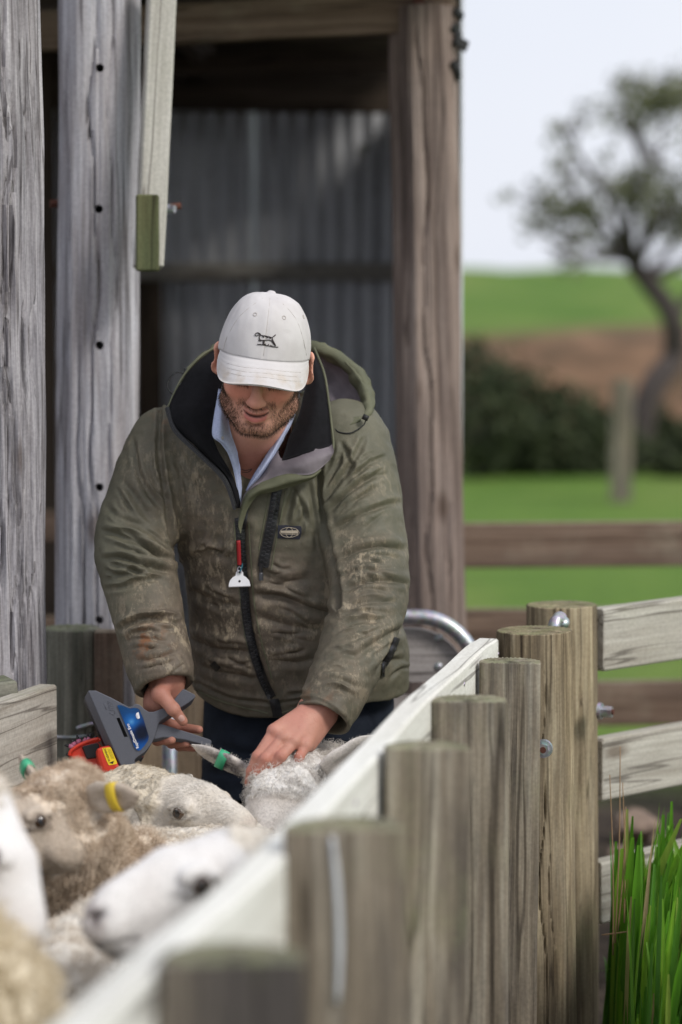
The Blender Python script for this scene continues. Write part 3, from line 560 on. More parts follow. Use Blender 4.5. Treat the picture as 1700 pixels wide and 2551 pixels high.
# ================================================================== distance-field sculpting
class Vox:
    def __init__(s, lo, hi, h):
        s.lo = np.array(lo, float); s.h = h; s.n = np.ceil((np.array(hi) - s.lo) / h).astype(int) + 1
        s.d = np.full(s.n, 0.08, np.float32); s.ax = [(s.lo[i] + h * np.arange(s.n[i])).astype(np.float32) for i in range(3)]
    def _sl(s, blo, bhi):
        a = np.clip(np.floor((np.array(blo) - s.lo) / s.h).astype(int), 0, s.n); b = np.clip(np.ceil((np.array(bhi) - s.lo) / s.h).astype(int) + 1, 0, s.n)
        return tuple(slice(i, j) for i, j in zip(a, b)), all(b > a)
    def op(s, fn, blo, bhi, k, mode):
        m = k + 0.03; sl, ok = s._sl(np.array(blo) - m, np.array(bhi) + m)
        if not ok: return s
        X = s.ax[0][sl[0]][:, None, None]; Y = s.ax[1][sl[1]][None, :, None]; Z = s.ax[2][sl[2]][None, None, :]
        d = fn(X, Y, Z); e = s.d[sl]
        if mode == 'sub': d = -d; f = -1
        elif mode == 'int': f = -1
        else: f = 1
        h = np.maximum(k - np.abs(e - d), 0) / max(k, 1e-6); bl = h * h * k * 0.25
        s.d[sl] = (np.minimum(e, d) - bl) if f == 1 else (np.maximum(e, d) + bl)
        return s
    def cone(s, a, b, ra, rb, k=0.01, mode='add', sq=None):
        "round cone a-b; sq=(dir, factor): flattened along dir"
        a = np.array(a, float); b = np.array(b, float); c = (a + b) / 2
        def fn(X, Y, Z):
            x, y, z = X - a[0], Y - a[1], Z - a[2]; A = np.zeros(3); B = b - a; g = 1.0
            if sq is not None:
                n = np.array(sq[0], float); n /= np.linalg.norm(n); q = 1 / sq[1] - 1; dt = x * n[0] + y * n[1] + z * n[2]
                x, y, z = x + n[0] * dt * q, y + n[1] * dt * q, z + n[2] * dt * q; B = B + n * (B @ n) * q; g = sq[1]
            bb = B @ B + 1e-12; t = np.clip((x * B[0] + y * B[1] + z * B[2]) / bb, 0, 1)
            return ((np.sqrt((x - t * B[0]) ** 2 + (y - t * B[1]) ** 2 + (z - t * B[2]) ** 2) - (ra + (rb - ra) * t)) * g).astype(np.float32)
        r = max(ra, rb); return s.op(fn, np.minimum(a, b) - r, np.maximum(a, b) + r, k, mode)
    def chain(s, pts, rs, k=0.01, mode='add', sq=None):
        for i in range(len(pts) - 1): s.cone(pts[i], pts[i + 1], rs[i], rs[i + 1], k, mode, sq)
        return s
    def ball(s, c, r, k=0.01, mode='add', R=None):
        "ellipsoid: r radii, R rows = its own axes"
        c = np.array(c, float); r = np.array(r if np.ndim(r) else (r,) * 3, float); R = np.eye(3) if R is None else np.array(R, float)
        def fn(X, Y, Z):
            x, y, z = X - c[0], Y - c[1], Z - c[2]
            u = [(x * R[i][0] + y * R[i][1] + z * R[i][2]) for i in range(3)]
            k0 = np.sqrt(sum((u[i] / r[i]) ** 2 for i in range(3))); k1 = np.sqrt(sum((u[i] / r[i] ** 2) ** 2 for i in range(3))) + 1e-6
            return (k0 * (k0 - 1) / k1).astype(np.float32)
        e = np.abs(R.T) @ r; return s.op(fn, c - e, c + e, k, mode)
    def fn(s, f, blo, bhi, k=0.0, mode='add'): return s.op(f, blo, bhi, k, mode)
    def mesh(s):
        d = s.d; ins = d < 0; n = np.array(d.shape); c = np.zeros(n - 1, np.uint8)
        for i in (0, 1):
            for j in (0, 1):
                for k in (0, 1): c += ins[i:n[0]-1+i, j:n[1]-1+j, k:n[2]-1+k]
        act = (c > 0) & (c < 8); I = np.argwhere(act); idx = np.full(act.shape, -1, np.int32); idx[act] = np.arange(len(I))
        acc = np.zeros((len(I), 3)); cnt = np.zeros(len(I))
        cor = [(i, j, k) for i in (0, 1) for j in (0, 1) for k in (0, 1)]; val = {q: d[I[:, 0]+q[0], I[:, 1]+q[1], I[:, 2]+q[2]] for q in cor}
        for q in cor:
            for ax in range(3):
                if q[ax]: continue
                p = list(q); p[ax] = 1; p = tuple(p); a, b = val[q], val[p]; m = (a < 0) != (b < 0); t = np.where(m, a / (a - b + 1e-12), 0)
                e = np.tile(np.array(q, float), (len(I), 1)); e[:, ax] += t; acc += e * m[:, None]; cnt += m
        V = s.lo + (I + acc / np.maximum(cnt, 1)[:, None]) * s.h; Q = []
        for ax in range(3):
            u, v = (ax + 1) % 3, (ax + 2) % 3; sl0 = [slice(None)] * 3; sl1 = [slice(None)] * 3; sl0[ax] = slice(0, n[ax]-1); sl1[ax] = slice(1, n[ax])
            for w in (u, v): sl0[w] = slice(1, n[w]-1); sl1[w] = slice(1, n[w]-1)
            a, b = ins[tuple(sl0)], ins[tuple(sl1)]; E = np.argwhere(a != b); fl = a[tuple(E.T)]; E = E.copy(); E[:, u] += 1; E[:, v] += 1
            def at(du, dv): q = E.copy(); q[:, u] -= du; q[:, v] -= dv; return idx[tuple(q.T)]
            f = np.stack([at(1, 1), at(0, 1), at(0, 0), at(1, 0)], 1); f[~fl] = f[~fl][:, ::-1]; Q.append(f)
        return V, np.concatenate(Q)
def normals(V, Q):
    n = np.cross(V[Q[:, 2]] - V[Q[:, 0]], V[Q[:, 3]] - V[Q[:, 1]]); N = np.zeros_like(V)
    for k in range(4): np.add.at(N, Q[:, k], n)
    return N / (np.linalg.norm(N, axis=1, keepdims=True) + 1e-12)
def relax(V, Q, it=2, f=0.5):
    for _ in range(it):
        S = np.zeros_like(V); c = np.zeros(len(V))
        for k in range(4):
            np.add.at(S, Q[:, k], V[Q[:, (k+1) % 4]]); np.add.at(c, Q[:, k], 1)
        V = V + f * (S / np.maximum(c, 1)[:, None] - V)
    return V
def poly_dist(px, pts):
    "signed distance (px) to a polyline and position 0..1 along it"
    pts = np.asarray(pts, float); L = np.concatenate([[0], np.cumsum(np.linalg.norm(np.diff(pts, axis=0), axis=1))]); best = np.full(len(px), 1e9); sg = np.zeros(len(px)); tt = np.zeros(len(px))
    for i in range(len(pts) - 1):
        a, b = pts[i], pts[i+1]; ab = b - a; t = np.clip(((px - a) @ ab) / (ab @ ab), 0, 1); q = px - a - t[:, None] * ab; d = np.hypot(q[:, 0], q[:, 1]); m = d < best
        best[m] = d[m]; sg[m] = (ab[0] * q[m, 1] - ab[1] * q[m, 0]); tt[m] = (L[i] + t[m] * (L[i+1] - L[i])) / L[-1]
    return best * np.where(sg >= 0, 1, -1), tt
def folds(V, Q, strokes, smooth=4):
    "press cloth creases (grooves with a rolled lip) into the camera side of a garment"
    N = normals(V, Q); P, z = proj(V); face = np.einsum('ij,ij->i', N, CAMV - V) > -0.05 * 4; D = np.zeros(len(V))
    for st in strokes:
        pts = np.array(st[0], float); w = st[1]; amp = st[2]; lip = st[3] if len(st) > 3 else 0.8
        pts = spline(np.concatenate([pts, np.zeros((len(pts), 1))], 1), smooth)[:, :2]
        lo, hi = pts.min(0) - 6 * w, pts.max(0) + 6 * w; m = face & (P[:, 0] > lo[0]) & (P[:, 0] < hi[0]) & (P[:, 1] > lo[1]) & (P[:, 1] < hi[1]); ix = np.nonzero(m)[0]
        if not len(ix): continue
        d, t = poly_dist(P[ix], pts); tap = np.clip(np.minimum(t, 1 - t) * 4, 0.0, 1) ** 0.6 if not (len(st) > 4 and st[4]) else 1.0
        D[ix] += tap * amp * (-np.exp(-(np.abs(d) / w) ** 1.25) + lip * np.exp(-((d + 2.1 * w) / (1.5 * w)) ** 2) + 0.45 * lip * np.exp(-((d - 2.0 * w) / (1.3 * w)) ** 2))
    return V + N * D[:, None]
from mathutils.bvhtree import BVHTree
def bvh(V, Q): return BVHTree.FromPolygons([tuple(v) for v in V], [tuple(q) for q in Q])
def hit(T, px, py, off=0.0):
    d = Vector(W(px, py, 1.0) - CAMV).normalized(); h = T.ray_cast(Vector(CAMV), d)
    if h[0] is None: return None, None
    n = h[1]; n = -n if n.dot(d) > 0 else n
    return h[0] + n * off, n
def ribbon(name, T, pts, w, mat, parent, off=0.002, n=6, smooth=8, lift=0.0015, fallback=None):
    "strip of tape laid on a garment along an image-space line (real geometry on the surface)"
    s = spline([(*p, 0) for p in pts], smooth)[:, :2]; V = []; Fc = []; ok = []; last = None
    for i, p in enumerate(s):
        tg = s[min(i+1, len(s)-1)] - s[max(i-1, 0)]; tg /= np.linalg.norm(tg); nr = np.array([-tg[1], tg[0]]); row = []
        ww = w if not isinstance(w, (tuple, list)) else w[0] + (w[1] - w[0]) * i / (len(s) - 1)
        for k in range(n + 1):
            u = k / n - 0.5; h, nn = hit(T, *(p + nr * ww * u), off + lift * (1 - (2 * u) ** 2))
            if h is None: h = last if last is not None else Vector(W(*p, 4.9))
            last = h; row.append(h)
        V += row
    m = n + 1
    for i in range(len(s) - 1):
        for k in range(n): Fc.append((i*m+k, i*m+k+1, (i+1)*m+k+1, (i+1)*m+k))
    return mk(name, V, Fc, mat, parent)
def sheet(name, rows, mat, parent, t=0.003, nu=5, nv=5, noise=0.0, nscale=30, seed=0, fine=None, edge=0.0):
    "cloth panel through a grid of control points (px, py, D), with thickness"
    G = [[W(*p) for p in r] for r in rows]; R = [spline(r, nu) for r in G]; Cc = np.array([spline([r[j] for r in R], nv) for j in range(len(R[0]))]).transpose(1, 0, 2)
    a, b = Cc.shape[:2]; V = Cc.reshape(-1, 3); ii = (np.arange(a - 1)[:, None] * b + np.arange(b - 1)[None]).ravel(); Q = np.stack([ii, ii+1, ii+b+1, ii+b], 1)
    N = normals(V, Q)
    if ((CAMV - V) * N).sum() < 0: N = -N; Q = Q[:, ::-1]
    if noise: V = V + N * (noise * fbm(V, nscale, seed, 3))[:, None]
    if edge:
        i_, j_ = np.meshgrid(np.arange(a), np.arange(b), indexing='ij'); e = np.minimum(np.minimum(i_, a-1-i_), np.minimum(j_, b-1-j_)).ravel(); V = V - N * (edge * np.exp(-e / 1.2))[:, None]
    B = V - N * t; n = len(V); rim = list(range(b)) + [b*k + b-1 for k in range(1, a)] + [b*(a-1) + k for k in range(b-2, -1, -1)] + [b*k for k in range(a-2, 0, -1)]
    S = np.array([(rim[k], rim[(k+1) % len(rim)], n + rim[(k+1) % len(rim)], n + rim[k]) for k in range(len(rim))])
    Fc = np.concatenate([Q, Q[:, ::-1] + n, S if True else S]); o = mk(name, np.concatenate([V, B]), Fc, mat, parent); return o
def hairs(name, roots, dirs, length, rad_, mat, parent, curl=0.0, nseg=4, grav=0.0, seed=0, taper=0.25):
    "fibres as hair curves"
    r = np.random.default_rng(seed); n = len(roots); L = np.asarray(length) * r.uniform(0.7, 1.25, n); t = np.linspace(0, 1, nseg + 1)
    a = np.cross(dirs, r.normal(size=(n, 3))); a /= np.linalg.norm(a, axis=1, keepdims=True) + 1e-9; b = np.cross(dirs, a); ph = r.uniform(0, 6.28, n)
    P = roots[:, None] + dirs[:, None] * (L[:, None] * t)[..., None]
    if curl:
        an = ph[:, None] + t * 5.0; P += (a[:, None] * np.cos(an)[..., None] + b[:, None] * np.sin(an)[..., None]) * (curl * L[:, None] * t)[..., None]
    P[..., 2] -= grav * L[:, None] * t ** 2
    cu = bpy.data.hair_curves.new(name); cu.add_curves([nseg + 1] * n); cu.points.foreach_set('position', P.astype(np.float32).ravel())
    R = np.tile(rad_ * (1 - (1 - taper) * t), (n, 1)).astype(np.float32)
    cu.points.foreach_set('radius', R.ravel()); cu.materials.append(mat)
    o = bpy.data.objects.new(name, cu); return reg(o, Matrix.Identity(4), parent)
def scatter(V, Q, n, weight=None, seed=0):
    "n random surface points: positions, face index"
    r = np.random.default_rng(seed); A = np.linalg.norm(np.cross(V[Q[:, 2]] - V[Q[:, 0]], V[Q[:, 3]] - V[Q[:, 1]]), axis=1)
    if weight is not None: A = A * weight[Q].mean(1)
    f = np.searchsorted(np.cumsum(A) / A.sum(), r.random(n)); f = np.minimum(f, len(Q) - 1); u, v = r.random((2, n, 1)); q = V[Q[f]]
    return (q[:, 0] * (1-u) * (1-v) + q[:, 1] * u * (1-v) + q[:, 2] * u * v + q[:, 3] * (1-u) * v), f
# ================================================================== the man
def skin_mat():
    t = NT('skin'); c = t.coord(); base = t.attr('tone', 'Color'); n = t.noise(c, 45, 4); p = t.noise(c, 420, 3); sp = t.noise(c, 120, 3)
    col = t.mix(0.5, base, t.ramp(n, (0.3, (0.86, 0.8, 0.78)), (0.7, (1.08, 1.04, 1.02))), 'MULTIPLY')
    col = t.mix(t.ramp(sp, (0.58, 0.0), (0.72, 0.25)), col, t.mix(1.0, col, (0.75, 0.5, 0.42, 1), 'MULTIPLY'))
    h = t.math('ADD', p, t.math('MULTIPLY', sp, 0.6))
    return t.done(col, 0.56, t.bump(h, 0.35, 0.002), spec=0.4, Subsurface_Weight=0.06, Subsurface_Radius=(0.006, 0.002, 0.001), Subsurface_Scale=1.0)
def jacket_mat():
    t = NT('muddy_olive_jacket'); c = t.coord(); mud = t.attr('mud'); spl = t.attr('splash')
    w = t.noise(c, 6, 5, 0.6); f = t.noise(c, 34, 6, 0.72); ff = t.noise(c, 150, 4, 0.7); weave = t.noise(c, 900, 2)
    col = t.ramp(w, (0.3, (0.076, 0.074, 0.050)), (0.55, (0.112, 0.108, 0.073)), (0.75, (0.158, 0.150, 0.106)))
    dm = t.math('MULTIPLY', mud, t.ramp(t.math('ADD', t.math('MULTIPLY', f, 0.7), t.math('MULTIPLY', ff, 0.3)), (0.28, 0.45), (0.60, 1.25)), True)
    col = t.mix(dm, col, t.ramp(f, (0.3, (0.060, 0.047, 0.034)), (0.7, (0.140, 0.112, 0.085))))
    # pale dried-mud scuffs, drawn out along the wiping direction
    vs = t.mapv(c, (1.0, 1.0, 0.42)); k1 = t.noise(vs, 54, 9, 0.80); k2 = t.noise(c, 12, 4)
    k = t.math('MULTIPLY', t.ramp(k1, (0.515, 0.0), (0.575, 1.0)), t.ramp(k2, (0.38, 0.0), (0.56, 1.0)))
    k = t.math('MULTIPLY', k, spl, True)
    col = t.mix(t.math('MULTIPLY', k, 0.78), col, (0.42, 0.345, 0.24, 1))
    sm = t.math('MULTIPLY', t.ramp(t.noise(c, 24, 5, 0.75), (0.42, 0.0), (0.7, 0.8)), spl); col = t.mix(sm, col, (0.17, 0.135, 0.095, 1))
    dots = t.ramp(t.noise(c, 260, 2, 0.5), (0.70, 0.0), (0.76, 0.8)); col = t.mix(t.math('MULTIPLY', dots, t.math('ADD', t.math('MULTIPLY', spl, 0.7), 0.12)), col, (0.40, 0.34, 0.26, 1))
    ora = t.attr('rusty'); col = t.mix(t.math('MULTIPLY', ora, t.ramp(t.noise(c, 40, 4), (0.5, 0.0), (0.62, 0.8))), col, (0.22, 0.085, 0.03, 1))
    h = t.math('ADD', t.math('MULTIPLY', t.noise(c, 55, 4, 0.6), 0.9), t.math('ADD', t.math('MULTIPLY', weave, 0.10), t.math('MULTIPLY', k, 0.25)))
    return t.done(col, t.ramp(f, (0.3, 0.5), (0.7, 0.72)), t.bump(h, 0.35, 0.006), spec=0.35)
def cloth(name, a, b, scale=60, weave=700, rough=0.9, bump=0.3, sheen=0.0):
    t = NT(name); c = t.coord(); n = t.noise(c, scale, 4); wv = t.noise(c, weave, 2); l = t.noise(c, 18, 3)
    col = t.ramp(t.math('ADD', t.math('MULTIPLY', n, 0.6), t.math('MULTIPLY', l, 0.4)), (0.32, a), (0.68, b))
    return t.done(col, rough, t.bump(t.math('ADD', t.math('MULTIPLY', wv, 0.35), t.math('MULTIPLY', l, 0.9)), bump, 0.004), spec=0.25, Sheen_Weight=sheen)
M_SKIN = skin_mat(); M_JACKET = jacket_mat()
M_FLEECE = cloth('black_fleece', (0.0035, 0.0035, 0.0045), (0.009, 0.0085, 0.0105), 90, 500, 0.95, 0.35, 0.0)
M_LILAC = cloth('grey_lilac_lining', (0.12, 0.102, 0.115), (0.215, 0.188, 0.205), 25, 700, 0.55, 0.5)
M_OLIVE = cloth('olive_shell', (0.085, 0.09, 0.055), (0.15, 0.15, 0.095), 25, 800, 0.65, 0.4)
M_SHIRT = cloth('pale_blue_shirt', (0.33, 0.38, 0.56), (0.52, 0.57, 0.74), 300, 1200, 0.85, 0.25)
M_NAVY = cloth('navy_work_trousers', (0.009, 0.013, 0.022), (0.020, 0.027, 0.042), 40, 700, 0.85, 0.4)
M_ZIP = plain('black_zip', (0.010, 0.010, 0.012), 0.5, var=0.3, scale=300, bump=0.3); M_TEETH = plain('zip_teeth', (0.022, 0.022, 0.025), 0.28, var=0.3, scale=400)
M_PULL = plain('gunmetal_pull', (0.06, 0.06, 0.065), 0.35, 0.8)
def cap_mat():
    t = NT('off_white_cotton'); c = t.coord(); n = t.noise(c, 14, 4); d = t.attr('dirt'); wv = t.noise(c, 900, 2); cr = t.noise(c, 45, 4, 0.6)
    col = t.ramp(n, (0.3, (0.555, 0.525, 0.52)), (0.7, (0.655, 0.63, 0.625)))
    col = t.mix(t.math('MULTIPLY', d, t.ramp(t.noise(c, 30, 4), (0.4, 0.0), (0.7, 0.7))), col, (0.47, 0.37, 0.26, 1))
    return t.done(col, 0.9, t.bump(t.math('ADD', t.math('MULTIPLY', wv, 0.25), t.math('MULTIPLY', cr, 0.8)), 0.28, 0.003), spec=0.2)
M_CAP = cap_mat()
MAN = thing('person', 'person in muddy olive padded jacket and off-white cap bending over the sheep', 'person', W(720, 2700, 5.1) * [1, 1, 0])
# ---- head frame
HC = W(656, 905, 4.76)
def rotm(pitch, roll, yaw=0.0):
    "columns: right, forward (towards the lens), up of a head pitched down / rolled / yawed"
    Rx = np.array(Matrix.Rotation(pitch, 3, 'X')); Ry = np.array(Matrix.Rotation(roll, 3, 'Y')); Rz = np.array(Matrix.Rotation(yaw, 3, 'Z'))
    return Rz @ Ry @ Rx @ np.array([[1, 0, 0], [0, -1, 0], [0, 0, 1.0]]).T
HR = rotm(rad(22), rad(6.5), rad(-2))
def H(x, y, z): return HC + HR @ np.array([x, y, z])
hx, hy, hz = HR[:, 0], HR[:, 1], HR[:, 2]; HAX = np.stack([hx, hy, hz])
# ---- body: head, neck, chest, arms and hands in one skin
bv = Vox((-0.52, 4.48, 0.62), (0.17, 5.16, 1.70), 0.0026)
def hb(c, r, k=0.012, mode='add', R=None): bv.ball(H(*c), r, k, mode, HAX if R is None else R)
def hc(a, b, ra, rb, k=0.01, mode='add', sq=None): bv.cone(H(*a), H(*b), ra, rb, k, mode, sq)
hb((0, -0.012, 0.035), (0.080, 0.098, 0.090)); hb((0, 0.022, -0.022), (0.0715, 0.068, 0.088), 0.02); hb((0, 0.024, -0.070), (0.0635, 0.060, 0.047), 0.02)
hb((0, 0.068, -0.100), (0.026, 0.020, 0.018), 0.018); hc((-0.055, 0.02, -0.075), (-0.020, 0.072, -0.104), 0.022, 0.016, 0.02); hc((0.055, 0.02, -0.075), (0.020, 0.072, -0.104), 0.022, 0.016, 0.02)
for s in (-1, 1):
    hb((s * 0.041, 0.062, -0.028), (0.027, 0.025, 0.021), 0.018)                       # cheek raised by the smile
    hc((s * 0.012, 0.090, 0.022), (s * 0.05, 0.072, 0.020), 0.009, 0.008, 0.012)        # brow
    hb((s * 0.032, 0.098, 0.000), (0.017, 0.014, 0.011), 0.010, 'sub')                   # socket
    hb((s * 0.032, 0.0745, -0.001), (0.0150, 0.0135, 0.0120), 0.003)                     # lowered lid
    hc((s * 0.018, 0.086, -0.0125), (s * 0.047, 0.076, -0.012), 0.0035, 0.003, 0.006)    # lower lid roll
    hb((s * 0.0125, 0.101, -0.040), (0.0085, 0.0095, 0.0075), 0.005)                     # nostril wing
    hb((s * 0.0075, 0.107, -0.0475), (0.0042, 0.005, 0.003), 0.003, 'sub')
    hc((s * 0.0175, 0.0985, -0.036), (s * 0.034, 0.080, -0.062), 0.0022, 0.0028, 0.008, 'sub')   # smile fold
    hb((s * 0.093, -0.010, -0.002), (0.0075, 0.021, 0.034), 0.006, 'add', np.stack([hx * 0.9 + s * hy * -0.42, hy * 0.9 + s * hx * 0.42, hz]))   # ear
    hb((s * 0.101, -0.003, 0.002), (0.005, 0.010, 0.018), 0.006, 'sub'); hb((s * 0.088, -0.002, -0.027), (0.006, 0.009, 0.009), 0.006)
hc((0, 0.088, 0.012), (0, 0.112, -0.034), 0.0085, 0.0118, 0.012); hb((0, 0.114, -0.036), (0.0125, 0.0115, 0.0105), 0.008)
mx_ = np.linspace(-0.0245, 0.0245, 7); mzc = lambda x: -0.0710 + 10.0 * x * x; myy = lambda x: 0.0985 - 15.0 * x * x        # smiling mouth
for x0, x1 in zip(mx_[:-1], mx_[1:]):
    e0, e1 = 1 - abs(x0) / 0.034, 1 - abs(x1) / 0.034
    hc((x0, myy(x0) - 0.001, mzc(x0) + 0.0058), (x1, myy(x1) - 0.001, mzc(x1) + 0.0058), 0.0058 * e0 + 0.001, 0.0058 * e1 + 0.001, 0.006)
    hc((x0, myy(x0) - 0.004, mzc(x0) - 0.0080), (x1, myy(x1) - 0.004, mzc(x1) - 0.0080), 0.0066 * e0 + 0.001, 0.0076 * e1 + 0.001, 0.006)
for x0, x1 in zip(mx_[:-1], mx_[1:]):
    e0, e1 = 1 - abs(x0) / 0.034, 1 - abs(x1) / 0.034
    hc((x0, myy(x0) + 0.005, mzc(x0)), (x1, myy(x1) + 0.005, mzc(x1)), 0.0018 + 0.0026 * e0, 0.0018 + 0.0026 * e1, 0.003, 'sub')
hb((0, 0.089, -0.0905), (0.016, 0.006, 0.005), 0.008, 'sub')
# neck and chest
NB = W(640, 1120, 5.00)
bv.cone(H(0, -0.030, -0.06), NB, 0.060, 0.068, 0.02); bv.cone(H(0, -0.005, -0.085), W(628, 1150, 4.955), 0.045, 0.060, 0.03)
bv.ball(W(640, 1260, 5.015), (0.17, 0.108, 0.14), 0.04); bv.cone(W(450, 1110, 5.02), W(830, 1110, 5.02), 0.055, 0.055, 0.04); bv.ball(W(700, 1550, 5.09), (0.17, 0.11, 0.22), 0.05)
for s in (-1, 1): bv.cone(W(618, 1168, 4.935), W(618 + s * 95, 1120, 4.955), 0.012, 0.012, 0.018)     # collar bones
for s in (-1, 1): bv.cone(H(s * 0.045, -0.03, -0.06), W(616 + s * 10, 1160, 4.930), 0.014, 0.010, 0.02)
# arms inside the sleeves
LA = [(440, 1120, 5.00), (372, 1235, 4.96), (330, 1360, 4.90), (362, 1510, 4.85), (416, 1685, 4.800)]
RA = [(840, 1120, 4.99), (890, 1250, 4.94), (915, 1470, 4.83), (868, 1640, 4.74), (796, 1765, 4.66)]
bv.chain([W(*p) for p in LA], [0.055, 0.05, 0.047, 0.042, 0.031], 0.02); bv.chain([W(*p) for p in RA], [0.055, 0.05, 0.047, 0.042, 0.032], 0.02)
# his left hand, resting on the sheep's head
wr = W(793, 1765, 4.655); K = [W(684, 1822, 4.600), W(708, 1838, 4.592), W(735, 1848, 4.592), W(762, 1858, 4.600)]
for k_, r in zip(K, (0.0150, 0.0145, 0.0140, 0.0130)): bv.cone(wr, k_, 0.0245, r, 0.010)
bv.cone(W(812, 1785, 4.665), W(772, 1856, 4.622), 0.022, 0.0135, 0.012); bv.cone(W(745, 1800, 4.655), W(715, 1845, 4.63), 0.026, 0.02, 0.012)
bv.cone(W(775, 1765, 4.67), W(806, 1772, 4.67), 0.026, 0.024, 0.012)
FG = [([K[0], W(642, 1884, 4.578), W(626, 1921, 4.585), W(618, 1952, 4.600)], (0.0115, 0.0100, 0.0090, 0.0072)),
      ([K[1], W(661, 1890, 4.566), W(643, 1925, 4.573), W(638, 1953, 4.590)], (0.0115, 0.0102, 0.0090, 0.0074)),
      ([K[2], W(701, 1884, 4.566), W(672, 1920, 4.573), W(655, 1947, 4.588)], (0.0112, 0.0104, 0.0090, 0.0074)),
      ([K[3], W(746, 1886, 4.580), W(737, 1914, 4.580), W(724, 1938, 4.590)], (0.0105, 0.0092, 0.0082, 0.0068))]
for pts_, rs in FG:
    bv.chain(pts_, rs, 0.0035)
    for j in (1, 2): bv.ball(pts_[j], rs[j] * 1.09, 0.003)
for k_ in K: bv.ball(k_ + np.array([0, -0.005, 0.003]), 0.0095, 0.008)
for k_ in K[:3]: bv.cone(k_ + np.array([0, -0.007, 0.002]), wr + np.array([0, -0.02, 0.0]), 0.0045, 0.003, 0.010)     # tendons
bv.chain([W(735, 1800, 4.66), W(700, 1850, 4.655), W(672, 1905, 4.640), W(655, 1945, 4.630)], (0.018, 0.0125, 0.0105, 0.0085), 0.006)   # thumb on the far side
# his right hand, closed on the injector handle
bv.cone(W(416, 1685, 4.800), W(392, 1748, 4.800), 0.0285, 0.0270, 0.012); bv.cone(W(432, 1700, 4.805), W(425, 1752, 4.812), 0.024, 0.021, 0.012)
bv.chain([W(412, 1700, 4.785), W(399, 1728, 4.765), W(431, 1766, 4.752), W(456, 1797, 4.762)], (0.0195, 0.0165, 0.0125, 0.0098), 0.006); bv.ball(W(400, 1730, 4.762), 0.0165, 0.006)
bv.ball(W(432, 1767, 4.750), 0.0128, 0.004)
bv.cone(W(385, 1735, 4.80), W(374, 1762, 4.805), 0.020, 0.013, 0.008)
for pts_, r in (([(384, 1748, 4.822), (384, 1786, 4.842), (448, 1812, 4.838), (496, 1818, 4.815)], 0.0098), ([(386, 1752, 4.828), (366, 1812, 4.845), (392, 1845, 4.805), (428, 1844, 4.775)], 0.0100),
               ([(398, 1756, 4.836), (384, 1828, 4.865), (428, 1852, 4.825), (465, 1852, 4.790)], 0.0098), ([(410, 1756, 4.842), (408, 1838, 4.875), (448, 1860, 4.845), (483, 1864, 4.810)], 0.0088)):
    P_ = [W(*p) for p in pts_]; bv.chain(P_, (r * 1.15, r * 1.05, r, r * 0.86), 0.0035)
    for j in (2,): bv.ball(P_[j], r * 1.08, 0.003)
V, Q = bv.mesh(); del bv
V = relax(V, Q, 1, 0.35); N = normals(V, Q)
# skin creases across knuckles
P, _z = proj(V)
hl = (V - HC) @ HR                           # head-local coordinates
tone = np.tile(np.array([0.73, 0.385, 0.285]), (len(V), 1))
inhead = (P[:, 1] < 1130) & (P[:, 0] > 500) & (P[:, 0] < 800)
def blob(c, r, p=2): return np.exp(-(((hl - np.array(c)) / np.array(r)) ** 2).sum(1) ** (p / 2))
def tint(w, col):
    global tone; w = np.clip(w, 0, 1)[:, None] * inhead[:, None]; tone = tone * (1 - w) + np.array(col) * w
for s in (-1, 1): tint(0.7 * blob((s * 0.042, 0.075, -0.028), (0.026, 0.04, 0.022)), (0.78, 0.27, 0.19)); tint(0.8 * blob((s * 0.082, -0.012, -0.006), (0.012, 0.026, 0.035)), (0.55, 0.19, 0.145))
tint(0.65 * blob((0, 0.115, -0.036), (0.020, 0.02, 0.018)), (0.70, 0.28, 0.205))
lz_ = hl[:, 2] - (-0.0710 + 10.0 * hl[:, 0] ** 2); lx_ = np.clip((0.0245 - np.abs(hl[:, 0])) / 0.004, 0, 1) * (hl[:, 1] > 0.06)
lipu = np.exp(-((lz_ - 0.0055) / 0.0040) ** 2) * lx_; lipl = np.exp(-((lz_ + 0.0072) / 0.0050) ** 4) * lx_; mou = np.exp(-(lz_ / 0.0030) ** 4) * np.clip((0.0265 - np.abs(hl[:, 0])) / 0.003, 0, 1) * (hl[:, 1] > 0.06)
tint(0.8 * lipu, (0.42, 0.13, 0.11)); tint(0.95 * lipl, (0.56, 0.175, 0.15)); tint(mou, (0.06, 0.014, 0.013))
jaw = ((hl[:, 2] < -0.030 - 0.018 * (np.abs(hl[:, 0]) < 0.03)) & (hl[:, 2] > -0.135) & (hl[:, 1] > -0.02))
ax_ = np.abs(hl[:, 0]); zz_ = hl[:, 2]
bm = np.clip((ax_ - (0.030 + np.clip((zz_ + 0.080) * 0.62, 0, 0.040))) / 0.010, 0, 1) * np.clip((0.030 - zz_) / 0.02, 0, 1) * (hl[:, 1] < 0.092)
bm = np.maximum(bm, np.clip((-0.086 - zz_) / 0.008, 0, 1)); bm = np.maximum(bm, 0.95 * np.exp(-((zz_ + 0.0545 - 6 * ax_ ** 2) / 0.0075) ** 2) * (ax_ < 0.036) * (hl[:, 1] > 0.07)); bm = np.maximum(bm, 0.6 * np.exp(-((ax_ - 0.034) / 0.007) ** 2) * (zz_ < -0.052) * (zz_ > -0.09))
bm = bm * (hl[:, 1] > -0.015) * (hl[:, 2] > -0.128) * inhead * (np.abs(hl[:, 0]) < 0.088); lipm = np.maximum(np.maximum(lipu, lipl), mou); bm = bm * (1 - np.clip(lipm * 1.6, 0, 1))
tint(bm * 0.35, (0.20, 0.115, 0.075)); tint(0.5 * blob((0, 0.09, 0.0), (0.05, 0.03, 0.012)), (0.30, 0.13, 0.10))
